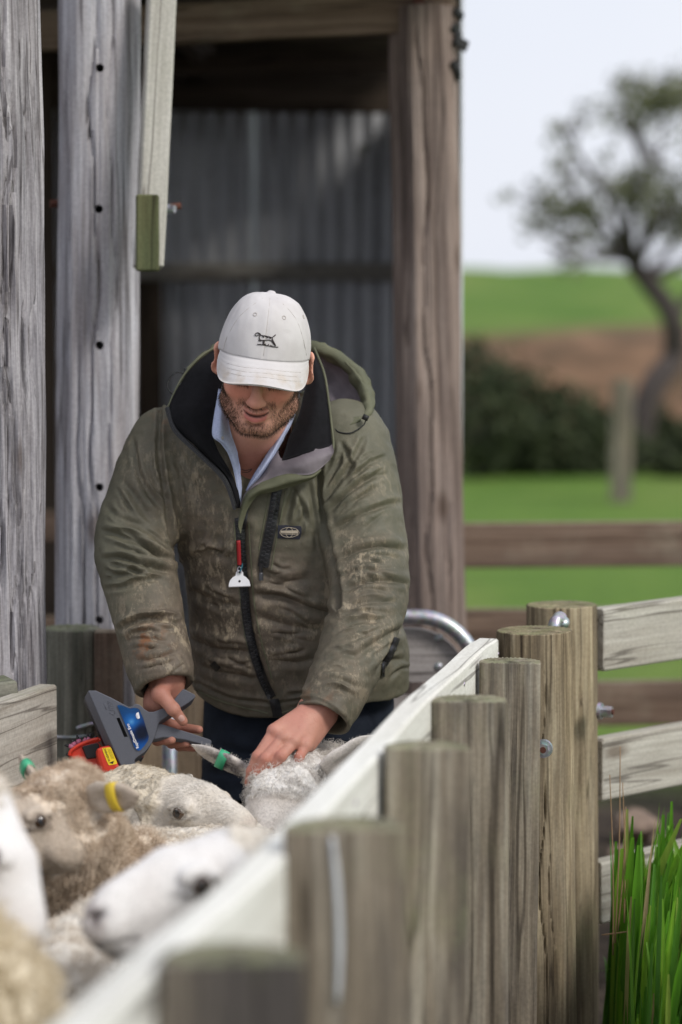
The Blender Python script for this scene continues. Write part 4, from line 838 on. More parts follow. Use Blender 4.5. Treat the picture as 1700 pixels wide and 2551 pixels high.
ch = np.clip((P[:, 1] - 1085) / 50, 0, 1) * np.clip((1330 - P[:, 1]) / 30, 0, 1) * (P[:, 0] > 500) * (P[:, 0] < 760); tone = tone * (1 - 0.75 * ch[:, None]) + np.array([0.33, 0.125, 0.095]) * 0.75 * ch[:, None]
hand = P[:, 1] > 1680; tone[hand] *= [0.71, 0.68, 0.68]; hn = np.clip(0.5 + 0.9 * fbm(V, 38, 4, 3), 0, 1)[:, None] * hand[:, None]; tone = tone * (1 - 0.55 * hn) + np.array([0.47, 0.20, 0.155]) * 0.55 * hn
hl_ = hand & (P[:, 0] < 560); tone[hl_] = tone[hl_] * [0.80, 0.76, 0.74]
kd = np.zeros(len(V))
for pts_, rs in FG:
    for j in (1, 2): d_ = np.linalg.norm(V - (pts_[j] + [0, -0.006, 0.002]), axis=1); kd = np.maximum(kd, np.exp(-(d_ / 0.010) ** 2))
tone = tone * (1 - 0.5 * kd[:, None]) + np.array([0.44, 0.15, 0.10]) * 0.5 * kd[:, None]
D_ = np.zeros(len(V)); fc_ = np.einsum('ij,ij->i', N, CAMV - V) > 0
for pts_, rs in FG:                                                      # wrinkles over the finger joints
    for j in (1, 2):
        ax = pts_[j+1] - pts_[j-1]; ax /= np.linalg.norm(ax); s_ = (V - pts_[j]) @ ax; dd = np.linalg.norm(V - pts_[j], axis=1); m = (dd < 0.016) & fc_
        D_[m] -= 0.0007 * np.clip(np.sin(s_[m] * 1500), 0, 1) * np.exp(-(s_[m] / 0.006) ** 2)
V = V + N * D_[:, None]
body = mk('body', V, Q, M_SKIN, MAN); vcol(body, 'tone', tone); BODY = (V, Q, N)
nail = plain('finger_nail', (0.55, 0.33, 0.28), 0.3, var=0.1)
def nail_at(p, axis, nrm, w, l):
    z = Vector(axis).normalized(); y = Vector(nrm); y = (y - z * y.dot(z)).normalized(); x = y.cross(z); V_ = []; F_ = []
    for i in range(7):
        for j in range(7):
            u = (i / 6 - 0.5) * 2; v = (j / 6 - 0.5) * 2; q = max(abs(u) ** 2.5 + abs(v) ** 2.5, 1) ** (-0.4); V_.append(Vector(p) + x * u * q * w / 2 + z * v * q * l / 2 + y * (0.0011 - 0.0030 * (u * q) ** 2 - 0.0010 * (v * q) ** 2))
    for i in range(6):
        for j in range(6): F_.append((i*7+j, (i+1)*7+j, (i+1)*7+j+1, i*7+j+1))
    return mk('finger_nail', V_, F_, nail, body)
BT = bvh(V, Q)
def nail_px(px, py, ax_px, w, l):
    h, n = hit(BT, px, py)
    if h is not None: h2, _ = hit(BT, px + ax_px[0], py + ax_px[1]); nail_at(h, (h2 - h) if h2 is not None else (0, 0, -1), n, w, l)
nail_px(453, 1789, (4, 5), 0.0125, 0.0145); nail_px(722, 1931, (-2, 5), 0.0085, 0.010); nail_px(619, 1946, (-1, 6), 0.007, 0.009)
# stubble and beard
hairm = NT('beard_hair'); _r = hairm.n('HairInfo', out=4); _p = hairm.n('NewGeometry'); _n = hairm.noise(_p, 16, 3)
_c = hairm.ramp(hairm.math('ADD', hairm.math('MULTIPLY', _r, 0.5), hairm.math('MULTIPLY', _n, 0.6)), (0.25, (0.05, 0.030, 0.018)), (0.5, (0.145, 0.088, 0.046)), (0.78, (0.42, 0.28, 0.155)))
M_BEARD = hairm.done(_c, 0.6, spec=0.3)
pt, fi = scatter(V, Q, 6000, bm ** 1.4, 3); nf = N[Q[fi, 0]]; dn = nf * 0.55 + np.array([0, -0.15, -0.62]); dn += RNG.normal(size=dn.shape) * 0.22; dn /= np.linalg.norm(dn, axis=1, keepdims=True)
hairs('beard', pt, dn, 0.0072, 0.00021, M_BEARD, body, 0.12, 3, 0.0, 4)
wb = ((hl[:, 2] > 0.014) & (hl[:, 2] < 0.032) & (hl[:, 1] > 0.06) & (np.abs(hl[:, 0]) > 0.012) & (np.abs(hl[:, 0]) < 0.055) & inhead).astype(float) + 1e-9
pt, fi = scatter(V, Q, 600, wb, 5); dn = N[Q[fi, 0]] * 0.5 + hx * np.sign((pt - HC) @ hx)[:, None] * 0.7; hairs('eyebrows', pt, dn / np.linalg.norm(dn, axis=1, keepdims=True), 0.008, 0.0002, M_BEARD, body, 0.05, 3, 0.0, 5)
el = ((np.abs(hl[:, 2] + 0.0115) < 0.0025) & (hl[:, 1] > 0.07) & (np.abs(np.abs(hl[:, 0]) - 0.032) < 0.014) & inhead).astype(float) + 1e-9
pt, fi = scatter(V, Q, 160, el, 6); dn = np.tile(hy * 0.8 - hz * 0.6, (160, 1)); hairs('eyelashes', pt, dn, 0.006, 0.0002, M_BEARD, body, 0.05, 3, 0.0, 6)
# ---- cap
cap = bpy.data.objects.new('cap', None); cap.empty_display_size = 0.05; reg(cap, Matrix.Translation(Vector(HC)), MAN)
CR = rotm(rad(7), rad(6.8), rad(2)); capO = HC + CR @ np.array([0, 0.004, 0.020])
def Cp(x, y, z): return capO + CR @ np.array([x, y, z])
def crown_r(ph): return 0.0895, 0.106
nP, nT = 144, 46; Vc = []; dirt = []
for j in range(nT + 1):
    t = j / nT * (math.pi / 2)
    for i in range(nP):
        ph = 2 * math.pi * i / nP; cs = math.cos(t) ** 0.72 if t < math.pi/2 - 1e-6 else 0.0; z = 0.121 * math.sin(t) ** 0.96
        seam = min(abs(((ph - math.pi/2 + k * math.pi/3 + math.pi) % (2*math.pi)) - math.pi) for k in range(6)); rr = 1 - 0.011 * math.exp(-(seam / 0.020) ** 2) + 0.004 * math.exp(-((seam - 0.06) / 0.03) ** 2)
        x = 0.0905 * math.cos(ph) * cs * rr; y = 0.106 * math.sin(ph) * cs * rr; z *= (1 + 0.02 * math.sin(ph)) ; p = np.array([x, y, z])
        Vc.append(p)
Vc = np.array(Vc); nn = Vc / (np.linalg.norm(Vc, axis=1, keepdims=True) + 1e-9)
crk = fbm(Vc * [1, 1, 0.5], 26, 3, 3) * 0.0016 + 0.0012 * np.clip(fbm(Vc * [1.6, 1, 0.35], 34, 8, 2), 0, 1) * (Vc[:, 2] > 0.06); Vc = Vc + nn * crk[:, None]
Fc = [(j*nP+i, j*nP+(i+1) % nP, (j+1)*nP+(i+1) % nP, (j+1)*nP+i) for j in range(nT) for i in range(nP)]
Wc = (CR @ Vc.T).T + capO; nV = len(Wc); inn = (CR @ (Vc * 0.975).T).T + capO
Fa = np.array(Fc); rimq = np.array([(i, nV + i, nV + (i+1) % nP, (i+1) % nP) for i in range(nP)])
crown = mk('crown', np.concatenate([Wc, inn]), np.concatenate([Fa, Fa[:, ::-1] + nV, rimq]), M_CAP, cap); vcol(crown, 'dirt', np.zeros(2 * nV))
# peak: curved board springing from the front rim
nu, nv = 41, 15; Vp = []; dr_ = []
for a in range(nu):
    u = a / (nu - 1) * 2 - 1; ph = math.pi / 2 + u * rad(74)
    bx, by = 0.0905 * math.cos(ph), 0.106 * math.sin(ph); bx = -bx if False else bx
    for b in range(nv):
        v = b / (nv - 1); L = 0.063 * (1 - abs(u) ** 5 * 0.72); s = v * L
        drop = rad(34); y = by + s * math.cos(drop) * (0.35 + 0.65 * math.sin(ph)) + 0.002; x = bx + s * 0.16 * math.copysign(abs(u), bx); z = 0.002 - s * math.sin(drop) - 0.42 * (abs(bx) / 0.09) ** 2 * s - 0.35 * s * v * 0.25
        Vp.append((x, y, z)); dr_.append(0.9 * math.exp(-((v - 0.75) / 0.3) ** 2))
Vp = np.array(Vp); Wp = (CR @ Vp.T).T + capO; ii = (np.arange(nu-1)[:, None]*nv + np.arange(nv-1)[None]).ravel(); Qp = np.stack([ii, ii+1, ii+nv+1, ii+nv], 1); Np = normals(Wp, Qp)
if (Np @ CR[:, 2]).sum() < 0: Np = -Np; Qp = Qp[:, ::-1]
vv = np.tile(np.arange(nv) / (nv - 1), nu); Wp = Wp + Np * (0.0007 * np.cos(vv * nv * 2.6) * (vv > 0.1))[:, None]
n_ = len(Wp); rim = list(range(nv)) + [nv*k+nv-1 for k in range(1, nu)] + [nv*(nu-1)+k for k in range(nv-2, -1, -1)] + [nv*k for k in range(nu-2, 0, -1)]
rq = np.array([(rim[(k+1) % len(rim)], rim[k], n_+rim[k], n_+rim[(k+1) % len(rim)]) for k in range(len(rim))])
peak = mk('peak', np.concatenate([Wp, Wp - Np * 0.0042]), np.concatenate([Qp, Qp[:, ::-1] + n_, rq]), M_CAP, cap); vcol(peak, 'dirt', dr_ * 2)
bmx = bmesh.new(); bmesh.ops.create_uvsphere(bmx, u_segments=20, v_segments=10, radius=0.0085); mx = bpy.data.meshes.new('button'); bmx.to_mesh(mx); bmx.free(); mx.materials.append(M_CAP); [setattr(p, 'use_smooth', True) for p in mx.polygons]
mk('button', None, None, None, cap, Matrix.Translation(Vector(Cp(0, 0, 0.1215))) @ Matrix(CR.tolist()).to_4x4() @ Matrix.Scale(0.45, 4, (0, 0, 1)), me=mx)
CT = bvh(Wc, Fa)
M_STITCH = plain('dark_thread', (0.035, 0.026, 0.026), 0.9); M_SEAM = plain('cap_stitching', (0.50, 0.46, 0.43), 0.9)
for (x, y) in ((570, 769), (636, 783), (708, 791), (756, 789)):
    h, n = hit(CT, x, y)
    if h is not None: Mx, _ = frame(h, h + n, (0.2, 0.1, 1)); a_ = np.linspace(0, 2*math.pi, 15); V_, F_ = tube_mesh([(0.0036*math.cos(t), 0.0036*math.sin(t), 0.0002) for t in a_], 0.0009, 6); mk('eyelet', V_, F_, M_SEAM, cap, Mx)
# embroidered pointing dog on the front
def stitch(name, lines, w, mat, parent, T, off=0.0009, origin=(0, 0), sc=1.0):
    sv, sf = [], []
    for ln in lines:
        pts = []
        for (x, y) in (spline([(*p, 0) for p in ln], 3)[:, :2] if len(ln) > 2 else np.array(ln, float)):
            h, n = hit(T, origin[0] + x * sc, origin[1] + y * sc, off)
            if h is not None: pts.append(h)
        if len(pts) > 1: a, b = tube_mesh(pts, w, 6); k = len(sv); sv.extend(a); sf.extend([tuple(k + i for i in f) for f in b])
    return mk(name, sv, sf, mat, parent)
dz = lambda *p: [(450 + a / 3.136, 700 + b / 3.136) for a, b in p]
dog = [dz((580, 420), (590, 410), (605, 404), (622, 412), (630, 425)), dz((582, 424), (598, 428), (612, 422)), dz((606, 408), (616, 414), (622, 426), (615, 434)), dz((612, 410), (622, 420)), dz((630, 424), (660, 428), (690, 434), (715, 440), (728, 432), (742, 418)), dz((728, 433), (742, 421)),
       dz((618, 434), (616, 448), (626, 460), (640, 462)), dz((640, 462), (665, 462), (690, 460), (708, 468)), dz((620, 452), (612, 466), (630, 468)), dz((644, 462), (646, 480), (644, 496)), dz((654, 462), (652, 480), (650, 494)), dz((716, 444), (722, 462), (732, 482), (742, 502)), dz((708, 466), (722, 484), (732, 498), (744, 506)), dz((712, 455), (726, 478), (738, 500)),
       dz((640, 432), (652, 436), (648, 442)), dz((662, 432), (682, 438), (676, 446)), dz((690, 440), (704, 446), (700, 452)), dz((600, 494), (640, 498), (680, 504), (720, 512), (762, 516)), dz((604, 498), (606, 490)), dz((668, 503), (660, 488)), dz((680, 505), (690, 492)), dz((700, 510), (704, 498)), dz((720, 514), (712, 502)), dz((626, 498), (622, 490)), dz((652, 500), (658, 492))]
PT = bvh(Wp, Qp)
stitch('panel_seam', [[(673, 742), (668, 790), (662, 840), (657, 886)], [(690, 742), (735, 790), (757, 850), (766, 902)], [(655, 742), (600, 785), (566, 840), (556, 876)]], 0.00045, M_SEAM, cap, CT, 0.0002)
stitch('peak_stitching', [[(566 + 0 * q, 905 + 11 * q), (610, 915 + 11 * q), (660, 919 + 10.5 * q), (710, 925 + 11 * q), (750, 928 + 11 * q)] for q in range(3)], 0.0004, M_SEAM, cap, PT, 0.0001)
stitch('dog_embroidery', dog, 0.00085, M_STITCH, cap, CT)
# ---- jacket shell
TT = [(985, 560, 770, 4.99, .06), (1020, 478, 835, 4.985, .095), (1060, 420, 880, 4.98, .112), (1110, 392, 902, 4.98, .125), (1180, 388, 905, 4.985, .135), (1280, 412, 912, 5.0, .146), (1390, 452, 940, 5.03, .153),
      (1500, 470, 985, 5.06, .158), (1600, 474, 1015, 5.09, .160), (1700, 480, 1022, 5.11, .155), (1765, 482, 1016, 5.12, .150), (1860, 490, 1010, 5.13, .145)]
tz = []; tcx = []; tcy = []; ta = []; tb = []
for (py, xl, xr, D, b) in TT:
    c = W((xl + xr) / 2, py, D); tz.append(c[2]); tcx.append(c[0]); tcy.append(c[1]); ta.append((xr - xl) / 2 / F_PX * D); tb.append(b)
tz, tcx, tcy, ta, tb = [np.array(v)[::-1] for v in (tz, tcx, tcy, ta, tb)]
zf = np.linspace(tz[0], tz[-1], 200); sm_ = lambda a: np.convolve(np.pad(np.interp(zf, tz, a), 8, 'edge'), np.ones(17) / 17, 'valid')
scx, scy, sa, sb = sm_(tcx), sm_(tcy), sm_(ta), sm_(tb)
def torso(X, Y, Z, grow=0.0):
    z = Z[0, 0]; cx, cy, a, b = [np.interp(z, zf, q)[None, None, :] for q in (scx, scy, sa, sb)]; a = a + grow; b = b + grow; n = 2.35
    u = ((np.abs(X - cx) / a) ** n + (np.abs(Y - cy) / b) ** n) ** (1 / n); d = (u - 1) * np.minimum(a, b) * 0.92
    top = Z - (tz[-1] + 0.01); return np.maximum(d, top).astype(np.float32)
jv = Vox((-0.58, 4.50, 0.74), (0.24, 5.34, 1.47), 0.0029)
jv.fn(torso, (-0.58, 4.7, 0.70), (0.24, 5.34, 1.45), 0.0)
LS = [(421, 1122, 4.985, .090), (380, 1232, 4.955, .0850), (336, 1350, 4.905, .078), (358, 1480, 4.86, .0715), (384, 1605, 4.825, .064), (407, 1696, 4.79, .0570)]
RS = [(862, 1112, 4.975, .095), (890, 1240, 4.935, .0865), (912, 1370, 4.885, .079), (920, 1480, 4.825, .0735), (880, 1620, 4.74, .0655), (812, 1780, 4.655, .0545)]
for ch_ in (LS, RS):
    P_ = spline([W(x, y, d) for x, y, d, r in ch_], 4); r_ = np.interp(np.linspace(0, 1, len(P_)), np.linspace(0, 1, len(ch_)), [c[3] for c in ch_]); jv.chain(P_, r_, 0.014)
    # open sleeve end
    a, b = W(*ch_[-2][:3]), W(*ch_[-1][:3]); u = (b - a) / np.linalg.norm(b - a); re = ch_[-1][3]
    cpt = b + u * 0.012
    def cut(X, Y, Z, c=cpt, u=u): return (-( (X - c[0]) * u[0] + (Y - c[1]) * u[1] + (Z - c[2]) * u[2])).astype(np.float32)
    def cap_(X, Y, Z, c=cpt, u=u, r=re): return np.maximum(cut(X, Y, Z, c, u), np.sqrt((X - c[0] - u[0]*0.05) ** 2 + (Y - c[1] - u[1]*0.05) ** 2 + (Z - c[2] - u[2]*0.05) ** 2) - 0.10).astype(np.float32)
    jv.fn(cap_, cpt - 0.13, cpt + 0.15, 0.003, 'sub'); jv.cone(b - u * 0.05, b + u * 0.06, re - 0.010, re - 0.0075, 0.003, 'sub')
# hem: hollow the bottom edge
hem_z = W(690, 1786, 5.0)[2]
def below(X, Y, Z):
    return (Z - (hem_z + 0.035 * np.clip((Y - 4.95) / 0.2, 0, 2) + 0.030 * np.clip((np.abs(X + 0.13) - 0.06) / 0.12, 0, 1) ** 1.3) + 0 * X).astype(np.float32)
def below_t(X, Y, Z): return np.maximum(below(X, Y, Z), torso(X, Y, Z, 0.03)).astype(np.float32)
jv.fn(below_t, (-0.40, 4.80, 0.7), (0.24, 5.34, hem_z + 0.09), 0.004, 'sub')
def hollow(X, Y, Z): return np.maximum(torso(X, Y, Z, -0.012), Z - (hem_z + 0.10)).astype(np.float32)
jv.fn(hollow, (-0.40, 4.80, 0.7), (0.24, 5.34, hem_z + 0.12), 0.004, 'sub')
# neck opening
for (a, b, ra, rb) in (((650, 1000, 4.99), (645, 1090, 4.93), 0.095, 0.080), ((645, 1085, 4.90), (612, 1200, 4.855), 0.068, 0.028), ((612, 1200, 4.85), (599, 1272, 4.845), 0.028, 0.008), ((640, 1100, 4.84), (608, 1210, 4.80), 0.07, 0.024)):
    jv.cone(W(*a), W(*b), ra, rb, 0.012, 'sub')
V, Q = jv.mesh(); del jv
STK = [  # (line in the picture, width px, depth m, lip)
 ([(250, 1320), (300, 1335), (350, 1358), (425, 1408)], 9, .0075), ([(300, 1318), (345, 1345), (395, 1382), (440, 1396)], 8, .006), ([(252, 1392), (310, 1392), (370, 1412), (444, 1428)], 9, .0075), ([(258, 1420), (290, 1432), (330, 1428)], 6, .004),
 ([(258, 1468), (310, 1462), (350, 1448), (405, 1440)], 7, .005), ([(290, 1572), (325, 1552), (370, 1540), (415, 1546), (452, 1556)], 9, .0085), ([(370, 1545), (410, 1535), (445, 1540)], 6, .004), ([(330, 1085), (342, 1170), (375, 1235), (416, 1275)], 9, .006),
 ([(398, 1015), (396, 1120), (412, 1230), (440, 1390)], 7, .007, 0.6, 1), ([(340, 1650), (390, 1640), (450, 1622)], 8, .003), ([(345, 1722), (395, 1700), (455, 1655)], 4, .002, 0.5, 1), ([(310, 1600), (350, 1590), (420, 1600)], 8, .003), ([(300, 1190), (330, 1230), (380, 1300)], 12, .004), ([(262, 1260), (300, 1290), (360, 1310)], 10, .0035),
 ([(795, 1150), (798, 1240), (815, 1330), (838, 1430), (842, 1510)], 9, .010, 0.5, 1), ([(808, 1262), (840, 1205), (880, 1150), (912, 1085)], 8, .006), ([(812, 1285), (860, 1235), (925, 1190), (970, 1180)], 9, .0065), ([(822, 1330), (880, 1290), (950, 1262), (1002, 1250)], 9, .006),
 ([(880, 1190), (930, 1150), (965, 1135)], 7, .004), ([(835, 1400), (890, 1372), (950, 1360), (1010, 1372)], 9, .006), ([(842, 1440), (890, 1420), (950, 1424)], 7, .0045), ([(848, 1478), (900, 1452), (965, 1446), (1015, 1456)], 9, .0065), ([(856, 1520), (910, 1500), (990, 1500)], 8, .0045), ([(830, 1575), (890, 1545), (960, 1548)], 9, .005), ([(800, 1655), (850, 1628), (900, 1640)], 9, .003), ([(790, 1700), (840, 1690), (895, 1715)], 8, .003),
 ([(760, 1742), (805, 1748), (862, 1790)], 4, .0022, 0.5, 1), ([(850, 1100), (870, 1150), (860, 1200)], 8, .004),
 ([(610, 1320), (612, 1420), (622, 1540), (648, 1660), (672, 1735)], 15, .006, 0.55, 1), ([(470, 1470), (540, 1500), (605, 1510)], 14, .005), ([(625, 1480), (700, 1488), (780, 1516), (838, 1530)], 12, .007), ([(630, 1530), (720, 1560), (800, 1570)], 14, .004), ([(465, 1590), (540, 1618), (630, 1622)], 13, .0055), ([(500, 1660), (580, 1680), (650, 1690)], 12, .004), ([(665, 1640), (740, 1650), (790, 1640)], 12, .004), ([(490, 1702), (570, 1738), (665, 1752)], 6, .004, 0.6, 1), ([(690, 1752), (740, 1745), (790, 1735)], 6, .004),
 ([(735, 1210), (722, 1260), (712, 1310)], 9, .006), ([(770, 1200), (785, 1290), (790, 1380)], 10, .004), ([(430, 1100), (470, 1180), (500, 1260)], 16, .003), ([(470, 1400), (520, 1380), (590, 1390)], 14, .003), ([(640, 1420), (700, 1450), (770, 1440)], 14, .004), ([(880, 1640), (940, 1600), (1010, 1560)], 12, .005), ([(930, 1690), (960, 1650), (1010, 1640)], 10, .004), ([(560, 1300), (540, 1360), (500, 1420)], 16, .003)]
STK = [(s_[0], s_[1] * 0.72, s_[2] * 1.5) + tuple(s_[3:]) for s_ in STK]; rk = random.Random(12)
for s_ in list(STK):                       # finer secondary creases beside the main ones
    if len(s_) > 4 or s_[2] < .0045: continue
    p_ = np.array(s_[0], float); d_ = p_[-1] - p_[0]; d_ /= np.linalg.norm(d_); n_ = np.array([-d_[1], d_[0]])
    for q_ in range(3):
        o_ = n_ * rk.choice((-1, 1)) * rk.uniform(12, 30) + d_ * rk.uniform(-20, 20); c_ = p_.mean(0); sc_ = rk.uniform(0.35, 0.7); a_ = rk.uniform(-0.3, 0.3); R_ = np.array([[math.cos(a_), -math.sin(a_)], [math.sin(a_), math.cos(a_)]])
        STK.append(([tuple(c_ + o_ + R_ @ ((v - c_) * sc_)) for v in p_], rk.uniform(3.5, 5.0), rk.uniform(.0024, .0044)))
V = folds(V, Q, STK); N = normals(V, Q)
V = V + N * (0.0035 * fbm(V, 9, 2, 2) + 0.0018 * fbm(V * [1, 1, 1.6], 30, 6, 2))[:, None]; V = relax(V, Q, 1, 0.4); N = normals(V, Q)
P, _z = proj(V)
g2 = lambda x, y, sx, sy: np.exp(-((P[:, 0] - x) / sx) ** 2 - ((P[:, 1] - y) / sy) ** 2)
mud = 1.25 * g2(600, 1580, 220, 220) + 0.7 * g2(500, 1280, 95, 170) + 0.75 * g2(390, 1620, 80, 110) + 0.5 * g2(370, 1190, 70, 120) + 0.35 * g2(900, 1450, 90, 110) + 0.4 * g2(720, 1420, 70, 60) + 0.3 * g2(440, 1050, 60, 50) + 0.4 * g2(830, 1740, 90, 70)
spl = 1.0 * g2(505, 1290, 80, 160) + 0.9 * g2(560, 1530, 140, 140) + 0.8 * g2(370, 1570, 90, 130) + 1.0 * g2(915, 1440, 95, 170) + 0.6 * g2(860, 1650, 90, 120) + 0.35 * g2(340, 1180, 60, 100) + 0.4 * g2(700, 1620, 90, 80) + 0.3 * g2(900, 1180, 80, 90) + 0.6 * g2(450, 1040, 40, 60)
spl = spl * 1.1 + 0.02
rus = 0.9 * g2(370, 1600, 45, 40) + 0.6 * g2(790, 1735, 35, 20) + 0.35 * g2(420, 1040, 40, 50)
jacket = mk('jacket', V, Q, M_JACKET, MAN); vcol(jacket, 'mud', np.clip(mud, 0, 1)); vcol(jacket, 'splash', np.clip(spl, 0, 1)); vcol(jacket, 'rusty', np.clip(rus, 0, 1))
JT = bvh(V, Q)
# zips
def zip_teeth(name, pts, T, parent, w_px, step_px, off=0.0042, size=(0.0042, 0.0022, 0.0024), split=0.0):
    s = spline([(*p, 0) for p in pts], 12)[:, :2]; L = np.concatenate([[0], np.cumsum(np.linalg.norm(np.diff(s, axis=0), axis=1))]); sv, sf = [], []; bx = [(-1, -1, -1), (1, -1, -1), (1, 1, -1), (-1, 1, -1), (-1, -1, 1), (1, -1, 1), (1, 1, 1), (-1, 1, 1)]
    for k, d in enumerate(np.arange(0, L[-1], step_px)):
        p = np.array([np.interp(d, L, s[:, 0]), np.interp(d, L, s[:, 1])]); q = np.array([np.interp(d + 2, L, s[:, 0]), np.interp(d + 2, L, s[:, 1])]); tg = q - p; tg /= np.linalg.norm(tg) + 1e-9; nr = np.array([-tg[1], tg[0]]); sd = 1 if k % 2 else -1
        h, n = hit(T, *(p + nr * sd * (w_px * 0.22 + split)), off)
        if h is None: continue
        h2, _ = hit(T, *(p + nr * sd * (w_px * 0.22 + split) + tg * 3), off); ay = ((h2 - h) if h2 is not None else Vector((0, 0, -1))).normalized(); ax = ay.cross(n).normalized(); b = len(sv)
        for c in bx: sv.append(h + ax * c[0] * size[0] + ay * c[1] * size[1] * 0.62 + n * c[2] * size[2] * 0.6)
        sf += [tuple(b + i for i in f) for f in ((0, 1, 2, 3), (4, 7, 6, 5), (0, 4, 5, 1), (1, 5, 6, 2), (2, 6, 7, 3), (3, 7, 4, 0))]
    o = mk(name, sv, sf, M_TEETH, parent, smooth=False); o['kind'] = 'stuff'; return o
ZF = [(597, 1290), (602, 1370), (608, 1450), (616, 1540), (632, 1620), (655, 1690), (678, 1738)]
fz = ribbon('front_zip', JT, ZF, 24, M_ZIP, jacket, 0.0022); zip_teeth('zip_teeth', ZF, JT, fz, 15, 5.2)
ribbon('zip_base', JT, [(683, 1742), (690, 1770), (692, 1784)], 24, M_ZIP, jacket, 0.002)
PZ = [(692, 1216), (683, 1270), (672, 1330), (660, 1385), (656, 1412)]
pz = ribbon('pocket_zip', JT, PZ, (25, 29), M_ZIP, jacket, 0.0022); zip_teeth('zip_teeth', PZ, JT, pz, 20, 5.2, size=(0.0036, 0.0022, 0.0026)); pt_, _ = hit(JT, 651, 1424, 0.006)
ribbon('pull_tab', JT, [(651, 1402), (650, 1425), (650, 1446)], 11, M_PULL, pz, 0.005, n=3)
PP = [(622, 1236), (612, 1290), (608, 1340)]; ribbon('placket_zip', JT, PP, 10, M_ZIP, jacket, 0.003)
ribbon('side_zip', JT, [(988, 1590), (972, 1632), (955, 1660)], 15, M_ZIP, jacket, 0.002, n=4); ribbon('pull_tab', JT, [(954, 1658), (952, 1686)], 9, M_PULL, jacket, 0.004, n=3)
ribbon('velcro_tab', JT, [(530, 1652), (545, 1668)], 16, M_ZIP, jacket, 0.0015, n=3)
for pts_ in ([(584, 1300), (590, 1400), (600, 1500), (612, 1590), (640, 1680)], [(620, 1300), (626, 1400), (634, 1500), (650, 1590), (678, 1690)], [(712, 1222), (700, 1290), (686, 1360), (676, 1420)], [(672, 1222), (660, 1290), (645, 1370)], [(480, 1716), (560, 1750), (668, 1778)], [(700, 1776), (745, 1764)]):
    ribbon('seam', JT, pts_, 3.0, M_OLIVE, jacket, 0.0008, n=2)
# label patch
M_PATCH = plain('navy_patch', (0.012, 0.013, 0.024), 0.8, var=0.2, scale=300); M_THREAD = plain('cream_thread', (0.42, 0.36, 0.28), 0.9)
patch = ribbon('label_patch', JT, [(692, 1324), (720, 1325), (749, 1327)], 33, M_PATCH, jacket, 0.002, n=6)
ex = lambda a0, a1, rx, ry, cx=720.5, cy=1325.5: [(cx + rx * math.cos(t), cy + ry * math.sin(t)) for t in np.linspace(a0, a1, 14)]
glb = [ex(0, 6.29, 23.5, 12.5), ex(1.571, 4.712, 9, 12.3), ex(-1.571, 1.571, 9, 12.3), [(698.5, 1321), (742.5, 1321)], [(698.5, 1330), (742.5, 1330)]]
stitch('globe_emblem', glb, 0.00055, M_THREAD, patch, JT, 0.0042); ribbon('emblem_band', JT, [(699, 1325), (720, 1325.5), (742, 1326)], 7, M_THREAD, patch, 0.0042, n=2)
def text_on(name, txt, T, ox, oy, size_px, ang, mat, parent, off, bold=0.0):
    "letters laid on a surface: read along direction ang (degrees, clockwise in the picture)"
    cu = bpy.data.curves.new('t', 'FONT'); cu.body = txt; cu.size = 1.0; cu.resolution_u = 2; cu.offset = bold; ot = bpy.data.objects.new('t', cu); COL.objects.link(ot); bpy.context.view_layer.update()
    me = bpy.data.meshes.new_from_object(ot.evaluated_get(bpy.context.evaluated_depsgraph_get())); bpy.data.objects.remove(ot); ca, sa_ = math.cos(rad(ang)), math.sin(rad(ang)); V_ = []
    for v in me.vertices:
        x, y = v.co.x * size_px, -v.co.y * size_px; h, _ = hit(T, ox + x * ca - y * sa_, oy + x * sa_ + y * ca, off); V_.append(h if h is not None else Vector(W(ox, oy, 4.8)))
    F_ = [tuple(p.vertices) for p in me.polygons]; bpy.data.meshes.remove(me); return mk(name, V_, F_, mat, parent, smooth=False)
text_on('emblem_text', 'WOR ON EARTH', JT, 700, 1328.2, 6.4, 1.5, M_PATCH, patch, 0.0052)
# ---- collar, linings, hood, shirt
sheet('left_collar', [[(549, 862, 4.945), (500, 893, 4.925), (456, 945, 4.89), (419, 1020, 4.845), (440, 1068, 4.825), (505, 1130, 4.812), (562, 1190, 4.815), (588, 1262, 4.83)],
                      [(558, 890, 4.905), (528, 925, 4.88), (495, 985, 4.845), (470, 1045, 4.815), (490, 1095, 4.80), (535, 1148, 4.80), (576, 1202, 4.815), (594, 1262, 4.832)],
                      [(566, 930, 4.90), (552, 965, 4.87), (538, 1015, 4.845), (530, 1072, 4.825), (543, 1118, 4.82), (570, 1165, 4.825), (592, 1215, 4.835), (601, 1265, 4.838)]], M_FLEECE, jacket, 0.010, 6, 6, 0.0018, 26, 3)
sheet('right_collar', [[(768, 905, 4.93), (762, 960, 4.90), (745, 1035, 4.862), (720, 1092, 4.84), (703, 1148, 4.818)],
                       [(780, 885, 4.93), (790, 950, 4.885), (785, 1030, 4.845), (772, 1085, 4.822), (760, 1130, 4.806)],
                       [(782, 872, 4.95), (806, 935, 4.915), (816, 1000, 4.88), (823, 1058, 4.855), (828, 1110, 4.835)]], M_FLEECE, jacket, 0.010, 6, 6, 0.0018, 26, 5)
rp = [W(*p) for p in ((783, 866, 4.955), (808, 930, 4.922), (819, 998, 4.887), (826, 1056, 4.862), (831, 1108, 4.840), (824, 1142, 4.830))]
tube('collar_edge', spline(rp, 6), 0.0026, M_OLIVE, jacket, 8)
tube('collar_edge', spline([W(*p) for p in ((548, 858, 4.95), (498, 890, 4.93), (453, 943, 4.895), (416, 1020, 4.85))], 6), 0.0026, M_OLIVE, jacket, 8)
